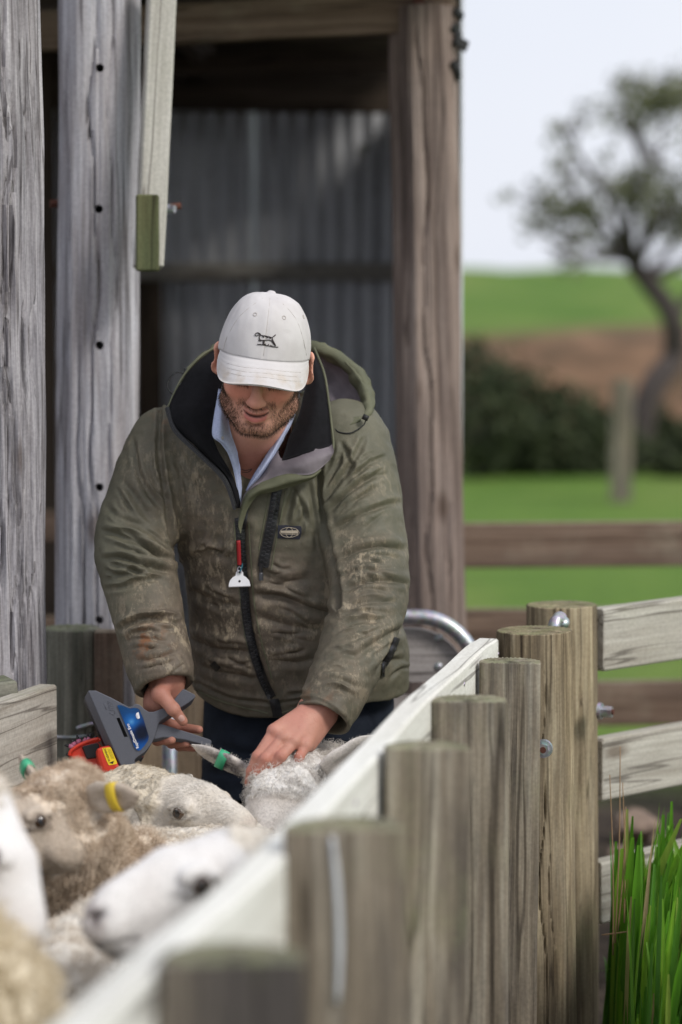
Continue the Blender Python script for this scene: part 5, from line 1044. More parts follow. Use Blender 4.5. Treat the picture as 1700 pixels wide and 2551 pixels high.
lp = spline([W(*p) for p in ((417, 1016, 4.845), (438, 1072, 4.820), (503, 1135, 4.806), (560, 1194, 4.810), (587, 1266, 4.824))], 8); tube('zip_tape', lp, 0.0045, M_ZIP, jacket, 8)
sv, sf = [], []
for i in range(0, len(lp) - 1):
    for f in (0.0, 0.33, 0.66):
        c = lp[i] * (1 - f) + lp[i+1] * f + np.array([0.001, -0.004, -0.001]); b = len(sv); e = 0.0028
        for dx in (-e, e):
            for dy in (-e, e):
                for dz_ in (-e * 0.6, e * 0.6): sv.append(c + [dx - 0.002, dy, dz_ - 0.002])
        sf += [tuple(b + q for q in f_) for f_ in ((0, 1, 3, 2), (4, 6, 7, 5), (0, 4, 5, 1), (2, 3, 7, 6), (0, 2, 6, 4), (1, 5, 7, 3))]
zt = mk('zip_teeth', sv, sf, M_TEETH, jacket, smooth=False); zt['kind'] = 'stuff'
sheet('lining_band', [[(828, 1106, 4.836), (765, 1126, 4.812), (704, 1144, 4.822), (690, 1120, 4.845), (664, 1165, 4.842), (632, 1202, 4.838), (602, 1248, 4.838)],
                      [(832, 1126, 4.822), (770, 1150, 4.797), (712, 1162, 4.806), (684, 1160, 4.815), (655, 1188, 4.818), (625, 1216, 4.822), (600, 1256, 4.832)],
                      [(822, 1146, 4.826), (776, 1181, 4.802), (716, 1182, 4.806), (678, 1194, 4.812), (645, 1206, 4.815), (617, 1228, 4.822), (598, 1264, 4.832)]], M_LILAC, jacket, 0.004, 6, 6, 0.0030, 34, 4)
sheet('storm_flap', [[(800, 1164, 4.822), (776, 1180, 4.806), (716, 1181, 4.808), (676, 1193, 4.813), (640, 1207, 4.818), (612, 1234, 4.825), (597, 1272, 4.835)],
                     [(800, 1172, 4.818), (778, 1190, 4.806), (722, 1200, 4.803), (680, 1213, 4.803), (640, 1224, 4.808), (610, 1255, 4.820), (594, 1305, 4.835)],
                     [(795, 1182, 4.84), (775, 1196, 4.834), (726, 1212, 4.826), (684, 1224, 4.822), (645, 1234, 4.824), (618, 1268, 4.832), (600, 1330, 4.845)]], M_OLIVE, jacket, 0.004, 6, 6, 0.0020, 30, 8)
# hood lying behind the neck
hood = sheet('hood', [[(560, 868, 5.06), (640, 850, 5.14), (720, 852, 5.15), (775, 860, 5.08), (836, 884, 5.06), (886, 930, 5.03), (914, 990, 4.985), (918, 1032, 4.945)],
                      [(558, 892, 5.09), (640, 900, 5.16), (720, 900, 5.17), (790, 905, 5.115), (835, 935, 5.10), (862, 975, 5.065), (878, 1012, 5.01), (880, 1040, 4.955)],
                      [(556, 925, 5.08), (640, 950, 5.14), (720, 955, 5.14), (795, 975, 5.06), (822, 1000, 5.03), (835, 1022, 4.99), (842, 1038, 4.955), (838, 1050, 4.93)]], M_LILAC, jacket, 0.006, 6, 6, 0.0045, 26, 6)
sheet('hood_brim', [[(776, 854, 5.075), (848, 872, 5.055), (908, 924, 5.025), (932, 986, 4.985), (930, 1036, 4.94)], [(780, 870, 5.045), (842, 890, 5.025), (892, 938, 4.99), (916, 992, 4.955), (915, 1036, 4.915)], [(784, 888, 5.085), (834, 908, 5.065), (876, 950, 5.03), (900, 998, 4.985), (900, 1036, 4.94)]], M_OLIVE, hood, 0.006, 8, 6, 0.0055, 42, 9)
hr = spline([W(*p) for p in ((538, 878, 4.985), (548, 868, 5.03), (640, 842, 5.12), (720, 846, 5.13), (782, 864, 5.05), (842, 888, 5.035), (893, 935, 5.01), (916, 990, 4.97), (916, 1030, 4.93), (885, 1047, 4.915), (835, 1054, 4.905))], 6)
Vh, Fh = tube_mesh(hr, list(np.interp(np.linspace(0, 1, len(hr)), [0, 0.3, 0.5, 0.8, 0.92, 1], [0.011, 0.012, 0.012, 0.008, 0.006, 0.005])), 18); Vh = np.array(Vh); Vh += (fbm(Vh, 55, 5, 3) * 0.0035)[:, None] * normals(Vh, np.array([f for f in Fh if len(f) == 4])); mk('hood_roll', Vh, Fh, M_OLIVE, hood)
sheet('hood_side', [[(545, 868, 4.985), (512, 880, 4.975), (476, 915, 4.955), (462, 945, 4.93)], [(530, 905, 4.99), (505, 912, 4.985), (480, 940, 4.97), (462, 965, 4.95)]], M_OLIVE, hood, 0.008, 6, 6, 0.002, 40, 2)
sheet('hood_tab', [[(828, 1046, 4.905), (870, 1040, 4.90), (902, 1036, 4.905)], [(832, 1054, 4.897), (868, 1060, 4.89), (898, 1046, 4.895)]], M_OLIVE, hood, 0.003, 5, 4)
def cord(pts, nm): tube(nm, spline([W(*p) for p in pts], 8), 0.0013, M_BLACK, jacket, 8)
cord([(830, 1062, 4.895), (845, 1076, 4.885), (875, 1078, 4.88), (905, 1060, 4.885), (912, 1046, 4.89)], 'draw_cord'); cord([(462, 932, 4.92), (440, 928, 4.915), (422, 945, 4.91), (418, 965, 4.905), (432, 985, 4.90)], 'draw_cord')
tube('cord_toggle', [W(908, 1046, 4.885), W(914, 1034, 4.885)], 0.0065, M_BLACK, jacket, 10); tube('cord_toggle', [W(463, 940, 4.92), W(464, 918, 4.92)], 0.005, M_BLACK, jacket, 10)
# shirt
shirt = sheet('shirt', [[(545, 968, 4.862), (534, 1030, 4.828), (529, 1084, 4.806), (553, 1108, 4.812), (574, 1145, 4.828), (588, 1200, 4.84), (596, 1250, 4.852)],
                        [(556, 972, 4.850), (552, 1030, 4.818), (552, 1090, 4.802), (570, 1112, 4.812), (585, 1145, 4.828), (595, 1200, 4.842), (600, 1250, 4.855)],
                        [(566, 985, 4.868), (568, 1030, 4.848), (576, 1078, 4.835), (586, 1108, 4.838), (595, 1142, 4.845), (602, 1198, 4.856), (603, 1252, 4.865)]], M_SHIRT, MAN, 0.0022, 6, 5, 0.0010, 60, 3)
sheet('shirt_collar', [[(744, 1000, 4.885), (732, 1045, 4.868), (706, 1098, 4.85), (676, 1150, 4.838), (648, 1190, 4.84), (622, 1216, 4.848)],
                       [(738, 1002, 4.872), (722, 1048, 4.856), (694, 1100, 4.838), (664, 1152, 4.828), (636, 1192, 4.834), (616, 1220, 4.846)],
                       [(728, 1008, 4.89), (710, 1052, 4.875), (681, 1102, 4.858), (652, 1152, 4.85), (627, 1190, 4.852), (612, 1222, 4.862)]], M_SHIRT, shirt, 0.0022, 6, 5, 0.0010, 60, 5)
a_ = np.linspace(0, 2 * math.pi, 13); tube('button_hole', [W(555 + 2.5 * math.cos(t), 1091 + 3 * math.sin(t), 4.7985) for t in a_], 0.0007, M_THREAD, shirt, 6)
M_TATT = plain('tattoo_ink', (0.055, 0.035, 0.035), 0.6)
for o_t in (stitch('tattoo', [[(600, 1168), (612, 1172), (628, 1168), (618, 1176), (604, 1176)], [(600, 1190), (612, 1194), (620, 1200)]], 0.0009, M_TATT, body, BT, 0.0001),): pass
# ---- trousers and boots
tv_ = Vox((-0.36, 4.92, 0.0), (0.20, 5.40, 0.98), 0.006)
tv_.ball(W(748, 1700, 5.14), (0.185, 0.125, 0.13), 0.03)
tv_.chain([W(625, 1760, 5.12), W(596, 2050, 5.06), W(600, 2330, 5.12), W(600, 2640, 5.18)], (0.100, 0.082, 0.066, 0.060), 0.03); tv_.chain([W(865, 1760, 5.13), W(872, 2050, 5.08), W(872, 2330, 5.14), W(872, 2640, 5.20)], (0.100, 0.082, 0.066, 0.060), 0.03)
V, Q = tv_.mesh(); V = folds(V, Q, [([(540, 1850), (620, 1880), (700, 1870)], 10, .006), ([(800, 1850), (880, 1870), (960, 1840)], 10, .006), ([(720, 1790), (735, 1850), (738, 1920)], 10, .006), ([(500, 1920), (580, 1930), (660, 1910)], 10, .005), ([(900, 1760), (925, 1790), (935, 1830)], 4, .002)]); trousers = mk('trousers', V, Q, M_NAVY, MAN)
TRT = bvh(V, Q); text_on('leg_print', 'Pr', TRT, 850, 1908, 30, 6, plain('leg_print', (0.5, 0.48, 0.42), 0.8), trousers, 0.002)
M_BOOT = plain('muddy_boot', (0.035, 0.027, 0.02), 0.6, var=0.4, bump=0.4)
for x in (600, 872):
    tv_ = Vox(np.array([(x - 850) / F_PX * 5.18 - 0.09, 4.93, -0.03]), np.array([(x - 850) / F_PX * 5.18 + 0.09, 5.32, 0.26]), 0.006); c = np.array([(x - 850) / F_PX * 5.18, 5.19, 0.0])
    tv_.cone(c + [0, 0, 0.22], c + [0, 0.01, 0.06], 0.062, 0.055, 0.02); tv_.cone(c + [0, 0.03, 0.045], c + [0, -0.17, 0.035], 0.048, 0.042, 0.02)
    V, Q = tv_.mesh(); V[:, 2] = np.maximum(V[:, 2], 0.0); mk('boot', V, Q, M_BOOT, MAN)
# ---- dog whistle on a red lanyard (hangs from the jacket front)
wh = thing('dog_whistle', 'white half-moon dog whistle hanging on a red cord at the jacket zip', 'whistle', W(597, 1442, 4.86))
M_WH = plain('white_whistle', (0.78, 0.78, 0.80), 0.35, var=0.06); M_RED = plain('red_cord', (0.32, 0.012, 0.016), 0.6)
p0, n0 = hit(JT, 597, 1445, 0.012); dpt = float((np.array(p0) - CAMV) @ FWD)
ol = [(-27, 10), (-27, 4), (-24, -6), (-17, -14), (-10, -18), (-9, -26), (-4, -32), (4, -32), (9, -26), (10, -18), (17, -14), (24, -6), (27, 4), (27, 8)]
def prism(name, outline, D0, t, mat, parent, shift=(0, 0), bev=0.0, holes=(), tilt=(0, 0)):
    "outlined slab: front face at depth D0 (+tilt per px), thickness t along the view, back shifted by shift px"
    pp = np.array(outline, float); ar = 0.5 * np.sum(pp[:, 0] * np.roll(pp[:, 1], -1) - np.roll(pp[:, 0], -1) * pp[:, 1])
    if ar < 0: pp = pp[::-1]
    c = pp.mean(0); n = len(pp); nx_ = np.roll(pp, -1, 0) - pp; nx_ /= np.linalg.norm(nx_, axis=1, keepdims=True) + 1e-9; no = np.stack([nx_[:, 1], -nx_[:, 0]], 1); vn = no + np.roll(no, 1, 0); vn /= np.linalg.norm(vn, axis=1, keepdims=True) + 1e-9
    bp_ = bev / (1 / F_PX * D0); rings = [(-bp_, 0.0), (-bp_ * 0.3, bev * 0.3), (0, bev), (0, t - bev), (-bp_ * 0.3, t - bev * 0.3), (-bp_, t)] if bev else [(0, 0), (0, t)]
    V_ = []
    for (ofs, d) in rings:
        for q, v in zip(pp, vn):
            r = q + v * ofs + np.array(shift) * (d / t); V_.append(W(r[0], r[1], D0 + d + tilt[0] * (q[0] - c[0]) + tilt[1] * (q[1] - c[1])))
    F_ = [tuple(range(n))] + [(i*n+k, (i+1)*n+k, (i+1)*n+(k+1) % n, i*n+(k+1) % n) for i in range(len(rings) - 1) for k in range(n)] + [tuple((len(rings)-1)*n+k for k in range(n-1, -1, -1))]
    o = mk(name, V_, F_, mat, parent, smooth=False); bmx = bmesh.new(); bmx.from_mesh(o.data); bmesh.ops.recalc_face_normals(bmx, faces=bmx.faces); bmx.to_mesh(o.data); bmx.free(); return o
wp = prism('whistle_plate', [(597 + a, 1452 + b) for a, b in ol], dpt, 0.004, M_WH, wh, (0, 2), 0.0006)
for (x, y, r) in ((597, 1448, 3.0), (597, 1426, 3.0)): tube('hole', [W(x, y, dpt - 0.0004), W(x, y, dpt + 0.002)], r / F_PX * dpt, M_BLACK, wp, 12)
ln = []
for (x, y) in ((592, 1346), (593, 1370), (595, 1395), (597, 1424)): h, _ = hit(JT, x, y, 0.006); ln.append(h)
tube('lanyard', spline(ln[:3] + [ln[3] * 0.3 + ln[2] * 0.7], 6), 0.0042, M_RED, wh, 10); tube('split_ring', [W(597 + 5 * math.cos(t), 1421 + 9 * math.sin(t), dpt - 0.002) for t in np.linspace(0, 6.283, 20)], 0.0011, M_GALV, wh, 6)
tube('blue_cord', spline([W(604, 1398, dpt - 0.002), W(603, 1412, dpt - 0.003), W(598, 1424, dpt - 0.003)], 5), 0.0013, plain('blue_cord', (0.03, 0.16, 0.22), 0.6), wh, 8)
# ================================================================== sheep
def wool_mat(name, a, b, c, dirt=(0.30, 0.24, 0.12), dirt_amt=0.4, hair=False):
    t = NT(name); p = t.n('NewGeometry') if hair else t.coord(); n = t.noise(p, 11, 4); f = t.noise(p, 70, 4, 0.7)
    x = t.math('ADD', t.math('MULTIPLY', n, 0.45), t.math('MULTIPLY', f, 0.35))
    x = t.math('ADD', x, t.math('MULTIPLY', t.n('HairInfo', out=4), 0.2)) if hair else t.math('ADD', x, 0.1)
    col = t.ramp(x, (0.32, a), (0.5, b), (0.68, c))
    col = t.mix(t.math('MULTIPLY', t.ramp(t.noise(p, 4.5, 4), (0.5, 0.0), (0.7, 1.0)), dirt_amt), col, (*dirt, 1))
    if hair: return t.done(col, 0.75, spec=0.15)
    v = t.n('TexVoronoi', Vector=p, Scale=95.0); h = t.math('ADD', t.math('MULTIPLY', f, 0.9), t.math('MULTIPLY', v, 0.7))
    return t.done(t.mix(0.5, col, t.ramp(f, (0.3, 0.55), (0.65, 1.15)), 'MULTIPLY'), 0.95, t.bump(h, 0.9, 0.012), spec=0.1)
def face_mat(name, a, b, marks=0.0):
    t = NT(name); c = t.coord(); k = t.attr('skin'); n = t.noise(c, 16, 4); f = t.noise(t.mapv(c, (1, 1, 1)), 230, 3, 0.7)
    col = t.ramp(n, (0.3, a), (0.7, b)); col = t.mix(0.55, col, t.ramp(f, (0.3, 0.62), (0.7, 1.15)), 'MULTIPLY')
    sp = t.ramp(t.noise(c, 34, 4, 0.7), (0.60, 0.0), (0.70, marks)); col = t.mix(sp, col, (0.16, 0.12, 0.10, 1))
    d = t.attr('dark'); col = t.mix(d, col, t.ramp(f, (0.35, (0.05, 0.042, 0.045)), (0.7, (0.26, 0.24, 0.25))))
    pk = t.attr('pink'); col = t.mix(pk, col, (0.42, 0.24, 0.20, 1)); bk = t.attr('black'); col = t.mix(bk, col, (0.02, 0.015, 0.016, 1))
    wl = t.attr('wool'); wc = t.attr('woolcol', 'Color'); wf = t.noise(c, 70, 4, 0.7)
    col = t.mix(wl, col, t.mix(0.6, wc, t.ramp(wf, (0.3, 0.5), (0.7, 1.2)), 'MULTIPLY'))
    v = t.n('TexVoronoi', Vector=c, Scale=90.0); h = t.math('ADD', t.math('MULTIPLY', f, 0.25), t.math('MULTIPLY', wl, t.math('ADD', t.math('MULTIPLY', wf, 0.8), t.math('MULTIPLY', v, 0.7))))
    return t.done(col, 0.85, t.bump(h, 0.7, 0.008), spec=0.2)
M_EYE = plain('sheep_eye_amber', (0.055, 0.028, 0.012), 0.08, spec=0.8); M_PUPIL = plain('sheep_pupil', (0.004, 0.004, 0.006), 0.05, spec=0.9)
SHEEP_FACE = {}
def nrmz(v): v = np.array(v, float); return v / np.linalg.norm(v)
def sheep(label, rump, chest, top, poll, fwd, up=(0, 0, 1), s=1.0, wool=((0.40, 0.33, 0.25), (0.55, 0.48, 0.38), (0.66, 0.60, 0.50)), face=((0.60, 0.54, 0.47), (0.74, 0.69, 0.63)), ears=((1, 0.1, 0.15), (1, 0.1, 0.15)), h=0.005, wlen=0.018, nw=26000, wr=0.0007, headwool=0.5,
          tags=(None, None), dark=(), neckwool=None, seed=0, earlen=0.125, marks=0.25, fatneck=1.0, wcurl=0.35, dirt=0.4, width=0.17, facefuzz=2500, headw=1.0, knot=0.0, neckr=(0.24, 0.06)):
    """rump, chest: world points under which the trunk lies (x, y); top: back height; poll: world point of the crown; fwd: nose direction.
    ears: direction (side, up, back) for the (left, right) ear."""
    F_ = nrmz(fwd); U_ = nrmz(np.array(up) - F_ * np.dot(up, F_)); L_ = np.cross(U_, F_); poll = np.array(poll, float)
    rp = np.array([*rump, 0.0]); cp = np.array([*chest, 0.0]); ax = nrmz(cp - rp); sd = np.array([-ax[1], ax[0], 0])
    hd = lambda x, y, z: poll + s * (F_ * x + L_ * y + U_ * z)
    pts = np.array([rp, cp, poll, hd(0.27, 0, -0.1)]); lo = pts.min(0) - 0.30; hi = pts.max(0) + 0.30; lo[2] = 0.0; hi[2] = max(top, poll[2]) + 0.16
    v = Vox(lo, hi, h); w = width; zc = top - w * 1.12
    A = rp + ax * 0.16; B = cp - ax * 0.12; A[2] = zc; B[2] = zc - 0.01
    v.cone(A, B, w, w * 0.98, 0.05, sq=(sd, 0.92)); v.cone(A + [0, 0, -0.10], B + [0, 0, -0.10], w * 0.9, w * 0.92, 0.06)
    v.ball(cp + [0, 0, zc - 0.01] - ax * 0.08, (w * 0.9, w * 0.9, w * 1.1), 0.05); v.ball(rp + [0, 0, zc - 0.02] + ax * 0.14, (w * 0.95, w * 0.95, w * 1.05), 0.05)
    nb = cp + [0, 0, zc + 0.03]; mid = (nb + poll) / 2 + np.array([0, 0, 0.01]) - F_ * 0.02
    v.chain([nb - ax * 0.04, mid, hd(-0.035, 0, -0.045)], (0.135 * fatneck, 0.108 * fatneck, 0.078 * s), 0.05)
    v.cone(nb + [0, 0, -0.08], hd(-0.01, 0, -0.09), 0.10 * fatneck, 0.05 * s, 0.04)
    for q in (0.06, 0.16): pass
    for (base, o) in ((rp + ax * 0.12, 1), (cp - ax * 0.10, 0)):                      # legs
        for sgn in (-1, 1):
            hp = base + sd * sgn * w * 0.62 + [0, 0, zc - 0.08]; kn = base + sd * sgn * w * 0.58 + (ax * 0.05 if o else ax * 0.0) + [0, 0, 0.30]; hk = base + sd * sgn * w * 0.56 + (-ax * 0.05 if o else ax * 0.01) + [0, 0, 0.19]; ft = base + sd * sgn * w * 0.56 + [0, 0, 0.015]
            v.chain([hp, kn, hk, ft], (0.075, 0.045, 0.026, 0.026), 0.02)
    # head
    HW = headw
    AX = np.stack([F_, L_, U_]); bl = lambda c, r, k=0.012, m='add': v.ball(hd(*c), np.array(r) * s, k, m, AX); cn = lambda a, b, ra, rb, k=0.012, m='add', sq=None: v.cone(hd(*a), hd(*b), ra * s, rb * s, k, m, sq)
    bl((0.0, 0, -0.020), (0.082, 0.066 * HW, 0.068))
    if knot: bl((-0.015, 0, 0.030), (0.075, 0.062, 0.030 + knot), 0.02)
    bl((0.065, 0, -0.022), (0.060, 0.056 * HW, 0.052), 0.02)
    cn((0.06, 0, -0.020), (0.175, 0, -0.052), 0.046 * HW, 0.034, 0.02, sq=(L_, 0.95)); cn((0.02, 0, -0.070), (0.165, 0, -0.082), 0.046, 0.024, 0.02)
    bl((0.190, 0, -0.058), (0.026, 0.032, 0.030), 0.015); cn((0.10, 0, 0.002), (0.17, 0, -0.028), 0.026, 0.022, 0.02)
    bl((0.02, 0.052 * HW, -0.075), (0.05, 0.02, 0.035), 0.02); bl((0.02, -0.052 * HW, -0.075), (0.05, 0.02, 0.035), 0.02)
    for g in (-1, 1):
        bl((0.082, g * 0.050 * HW, 0.000), (0.025, 0.010, 0.010), 0.012); bl((0.080, g * 0.062 * HW, -0.016), (0.0175, 0.012, 0.0125), 0.004, 'sub'); bl((0.080, g * 0.0525 * HW, -0.016), (0.0165, 0.0125, 0.0120), 0.003)
        cn((0.060, g * 0.0600 * HW, -0.0275), (0.100, g * 0.054 * HW, -0.0260), 0.0050, 0.0045, 0.005); cn((0.060, g * 0.0610 * HW, -0.0065), (0.101, g * 0.055 * HW, -0.0080), 0.0062, 0.0050, 0.005)
        cn((0.208, g * 0.013, -0.048), (0.200, g * 0.022, -0.042), 0.0055, 0.004, 0.004, 'sub'); cn((0.205, g * 0.008, -0.079), (0.150, g * 0.034, -0.076), 0.0035, 0.0035, 0.005, 'sub')
    eb = []
    for g, ed in ((1, ears[0]), (-1, ears[1])):
        e0 = hd(-0.02, g * 0.058 * HW, 0.006); dv = nrmz(L_ * g * ed[0] + U_ * ed[1] - F_ * ed[2]); nf = nrmz(np.cross(dv, U_ + 0.3 * F_)); nf = nf if nf @ F_ > 0 else -nf; EL = earlen * s
        e1, e2, e3 = e0 + dv * EL * 0.38, e0 + dv * EL * 0.72, e0 + dv * EL
        v.chain([e0, e1, e2, e3], (0.020 * s, 0.029 * s, 0.023 * s, 0.006 * s), 0.006, sq=(nf, 0.30)); v.cone(e1 + nf * 0.012 * s, e2 + nf * 0.010 * s, 0.017 * s, 0.012 * s, 0.004, 'sub', sq=(nf, 0.5)); eb.append((e0, dv, nf, EL))
    V, Q = v.mesh(); V = relax(V, Q, 1, 0.5); N = normals(V, Q); q = ((V - poll) @ AX.T) / s
    facex = q[:, 0] - 0.030 + 0.25 * np.clip(-(q[:, 2] + 0.06), 0, 1) + 0.012 * fbm(V, 40, seed, 2)
    near = np.linalg.norm(V - poll, axis=1) < 0.33 * s
    ishead = near & (q[:, 0] > -0.03) & (np.abs(q[:, 1]) < 0.085) & (q[:, 2] > -0.125)
    earm = np.zeros(len(V))
    for (e0, dv, nf, EL) in eb:
        tt = (V - e0) @ dv; rd = np.linalg.norm(V - e0 - tt[:, None] * dv, axis=1); earm = np.maximum(earm, (tt > EL * 0.12) * (tt < EL * 1.2) * (rd < 0.045 * s))
    top_k = np.clip((0.075 * headwool - 0.012 - q[:, 0] + 0.6 * np.clip(q[:, 2] - 0.01, 0, 0.1)) / 0.018, 0, 1)
    wl = np.where(ishead, np.clip(-facex / 0.02, 0, 1) if headwool <= 0.25 else np.maximum(np.clip(-facex / 0.02, 0, 1), top_k * (q[:, 2] > -0.005)), 1.0); wl = wl * (1 - earm); wl = np.where(V[:, 2] < 0.24, 0, wl)
    wl = np.where(near & (q[:, 0] > 0.115), 0, wl)
    lump = 0.008 * fbm(V, 26, seed, 3) + 0.006 * fbm(V, 9, seed + 4, 2) - 0.006 * np.abs(vnoise(V, 52, seed + 8)); V = V + N * (lump * wl + 0.004 * wl)[:, None]
    nose = np.clip((q[:, 0] - 0.196) / 0.010, 0, 1) * near * (q[:, 2] > -0.078); nost = np.zeros(len(V)); mth = np.zeros(len(V)); lid = np.zeros(len(V)); eyed = np.zeros(len(V))
    for g in (-1, 1):
        nost = np.maximum(nost, np.exp(-(((q - [0.207, g * 0.016, -0.046]) / 0.0085) ** 2).sum(1))); mth = np.maximum(mth, np.exp(-((q[:, 2] + 0.077 + 0.0 * q[:, 0]) / 0.004) ** 2) * (q[:, 0] > 0.15) * (np.abs(q[:, 1]) > 0.006) * near)
        r_ = np.sqrt((((q - [0.080, g * 0.060 * HW, -0.016]) / [0.024, 0.02, 0.0175]) ** 2).sum(1)); lid = np.maximum(lid, np.exp(-((r_ - 0.75) / 0.22) ** 2)); eyed = np.maximum(eyed, np.exp(-(((q - [0.106, g * 0.050 * HW, -0.026]) / [0.012, 0.02, 0.005]) ** 2).sum(1)))
    dk = np.zeros(len(V))
    for (c, r) in dark: dk = np.maximum(dk, np.exp(-(((q - np.array(c)) / np.array(r)) ** 2).sum(1) ** 1.5) * np.clip(0.7 + 1.2 * fbm(V, 60, 7, 2), 0, 1))
    key = (face, marks)
    if key not in SHEEP_FACE: SHEEP_FACE[key] = face_mat('sheep_face_%d' % len(SHEEP_FACE), *face, marks)
    root = thing('sheep', label, 'sheep', (float((rp[0] + cp[0]) / 2), float((rp[1] + cp[1]) / 2), 0.0), 'sheep packed in the race')
    b = mk('body', V, Q, SHEEP_FACE[key], root)
    nk = np.array(neckwool[1]) if neckwool is not None else np.array(wool[1]); nw_ = np.clip(1 - (np.linalg.norm(V - poll, axis=1) - neckr[0]) / neckr[1], 0, 1)[:, None] if neckwool is not None else np.zeros((len(V), 1))
    vcol(b, 'woolcol', np.array(wool[1]) * (1 - nw_) + nk * nw_); vcol(b, 'wool', wl); vcol(b, 'dark', dk); vcol(b, 'pink', np.clip(0.15 * nose, 0, 1)); vcol(b, 'black', np.clip(0.9 * nost + 0.5 * mth + (0.55 * lid * (1 - wl) + 0.7 * eyed) * (1.0 if facefuzz else 0.35), 0, 1)); vcol(b, 'skin', wl)
    for g in (-1, 1):                                                              # eyes
        bmx = bmesh.new(); bmesh.ops.create_uvsphere(bmx, u_segments=18, v_segments=12, radius=0.0136 * s); mx = bpy.data.meshes.new('eye'); bmx.to_mesh(mx); bmx.free(); mx.materials.append(M_EYE); [setattr(p, 'use_smooth', True) for p in mx.polygons]
        ec = hd(0.0815, g * 0.0560 * HW, -0.0155); eo = mk('eye', None, None, None, b, Matrix.Translation(Vector(ec)), me=mx); out = nrmz(L_ * g * 1.0 + F_ * 0.25 + U_ * 0.05)
        V_ = []; n_ = 14
        for i in range(n_): a = 2 * math.pi * i / n_; d_ = nrmz(out + F_ * 0.72 * math.cos(a) + U_ * 0.62 * math.sin(a)); V_.append(ec + d_ * 0.0139 * s)
        V_.append(ec + out * 0.0143 * s); mk('pupil', V_, [(i, (i + 1) % n_, n_) for i in range(n_)], M_PUPIL, eo)
    # fleece
    mats = wool_mat('fleece_fibre', *wool, dirt_amt=dirt, hair=True); N = normals(V, Q); P2, zz = proj(V); facing = np.einsum('ij,ij->i', N, CAMV - V)
    wgt = wl * (0.12 + 0.88 * np.clip((V[:, 2] - 0.38) / 0.12, 0, 1)) * np.where(facing > -0.15 * zz, 1.0, 0.35)
    if neckwool is not None:
        dn_ = np.linalg.norm(V - poll, axis=1); isn = np.clip(1 - (dn_ - neckr[0]) / neckr[1], 0, 1); sets = [('fleece', wgt * (1 - isn), mats, nw, wlen, wr), ('neck_fleece', wgt * isn, wool_mat('neck_fibre', *neckwool, dirt_amt=0.25, hair=True), int(nw * 0.8), wlen * 1.45, wr * 0.85)]
    else: sets = [('fleece', wgt, mats, nw, wlen, wr)]
    for nm, wg, mt, cnt, ln_, r_ in sets:
        if wg.sum() < 1: continue
        p, fi = scatter(V, Q, cnt, wg, seed + 1); nn_ = N[Q[fi, 0]]; cl_ = np.stack([vnoise(p, 48, seed + 11), vnoise(p, 48, seed + 12), vnoise(p, 48, seed + 13)], 1); cb = np.stack([vnoise(p, 11, seed + 21), vnoise(p, 11, seed + 22), vnoise(p, 11, seed + 23)], 1)
        d_ = nn_ * 0.7 + cl_ * 1.25 + cb * 0.5 + np.array([0, 0, -0.30]) + np.random.default_rng(seed).normal(size=p.shape) * 0.20; d_ /= np.linalg.norm(d_, axis=1, keepdims=True)
        hairs(nm, p - nn_ * 0.002, d_, np.full(cnt, ln_) * np.where(np.linalg.norm(p - poll, axis=1) < 0.11 * s, 0.75, 1.0), r_, mt, b, wcurl, 4, 0.15, seed + 2, 0.35)
    if facefuzz:
        fw = (near & (wl < 0.3)).astype(float) * np.where(facing > -0.3, 1.0, 0.1); p, fi = scatter(V, Q, facefuzz, fw + 1e-9, seed + 5); nn_ = N[Q[fi, 0]]; d_ = nn_ * 0.45 - F_ * 0.7 + np.array([0, 0, -0.2]) + RNG.normal(size=p.shape) * 0.15; d_ /= np.linalg.norm(d_, axis=1, keepdims=True)
        fcol = np.array(face[1]) * 0.97; hairs('face_hair', p, d_, 0.0065, 0.00028, wool_mat('face_hair', tuple(fcol * 0.75), tuple(fcol * 0.9), tuple(fcol), dirt_amt=0.15, hair=True), b, 0.1, 3, 0.1, seed + 6)
    for k, tg_ in enumerate(tags):                                                  # ear tags wrap the ear
        if tg_ is None: continue
        mat_, pos, wd_ = tg_; e0, dv, nf, EL = eb[k]; c = e0 + dv * EL * pos; sd_ = np.cross(dv, nf); V_ = []; n_ = 28; rr = 0.0275 * s
        for zz_, ro in ((-wd_ / 2, 0), (wd_ / 2, 0), (wd_ / 2, 0.0016), (-wd_ / 2, 0.0016)):
            for i in range(n_): a = 2 * math.pi * i / n_; V_.append(c + dv * zz_ + sd_ * (rr + ro) * math.cos(a) + nf * (rr * 0.46 + ro) * math.sin(a))
        F__ = [(r0 * n_ + i, r0 * n_ + (i+1) % n_, ((r0+1) % 4) * n_ + (i+1) % n_, ((r0+1) % 4) * n_ + i) for r0 in range(4) for i in range(n_)]; mk('ear_tag', V_, F__, mat_, b)
    return root
M_TAGG = plain('green_tag', (0.06, 0.42, 0.22), 0.4, var=0.06); M_TAGY = plain('yellow_tag', (0.70, 0.50, 0.035), 0.4, var=0.06)
CREAM = ((0.66, 0.58, 0.49), (0.80, 0.74, 0.65), (0.88, 0.84, 0.77)); BROWNISH = ((0.54, 0.42, 0.31), (0.78, 0.66, 0.53), (0.92, 0.84, 0.74)); WHITEF = ((0.62, 0.56, 0.50), (0.76, 0.71, 0.66)); TAN = ((0.40, 0.33, 0.25), (0.56, 0.49, 0.40))
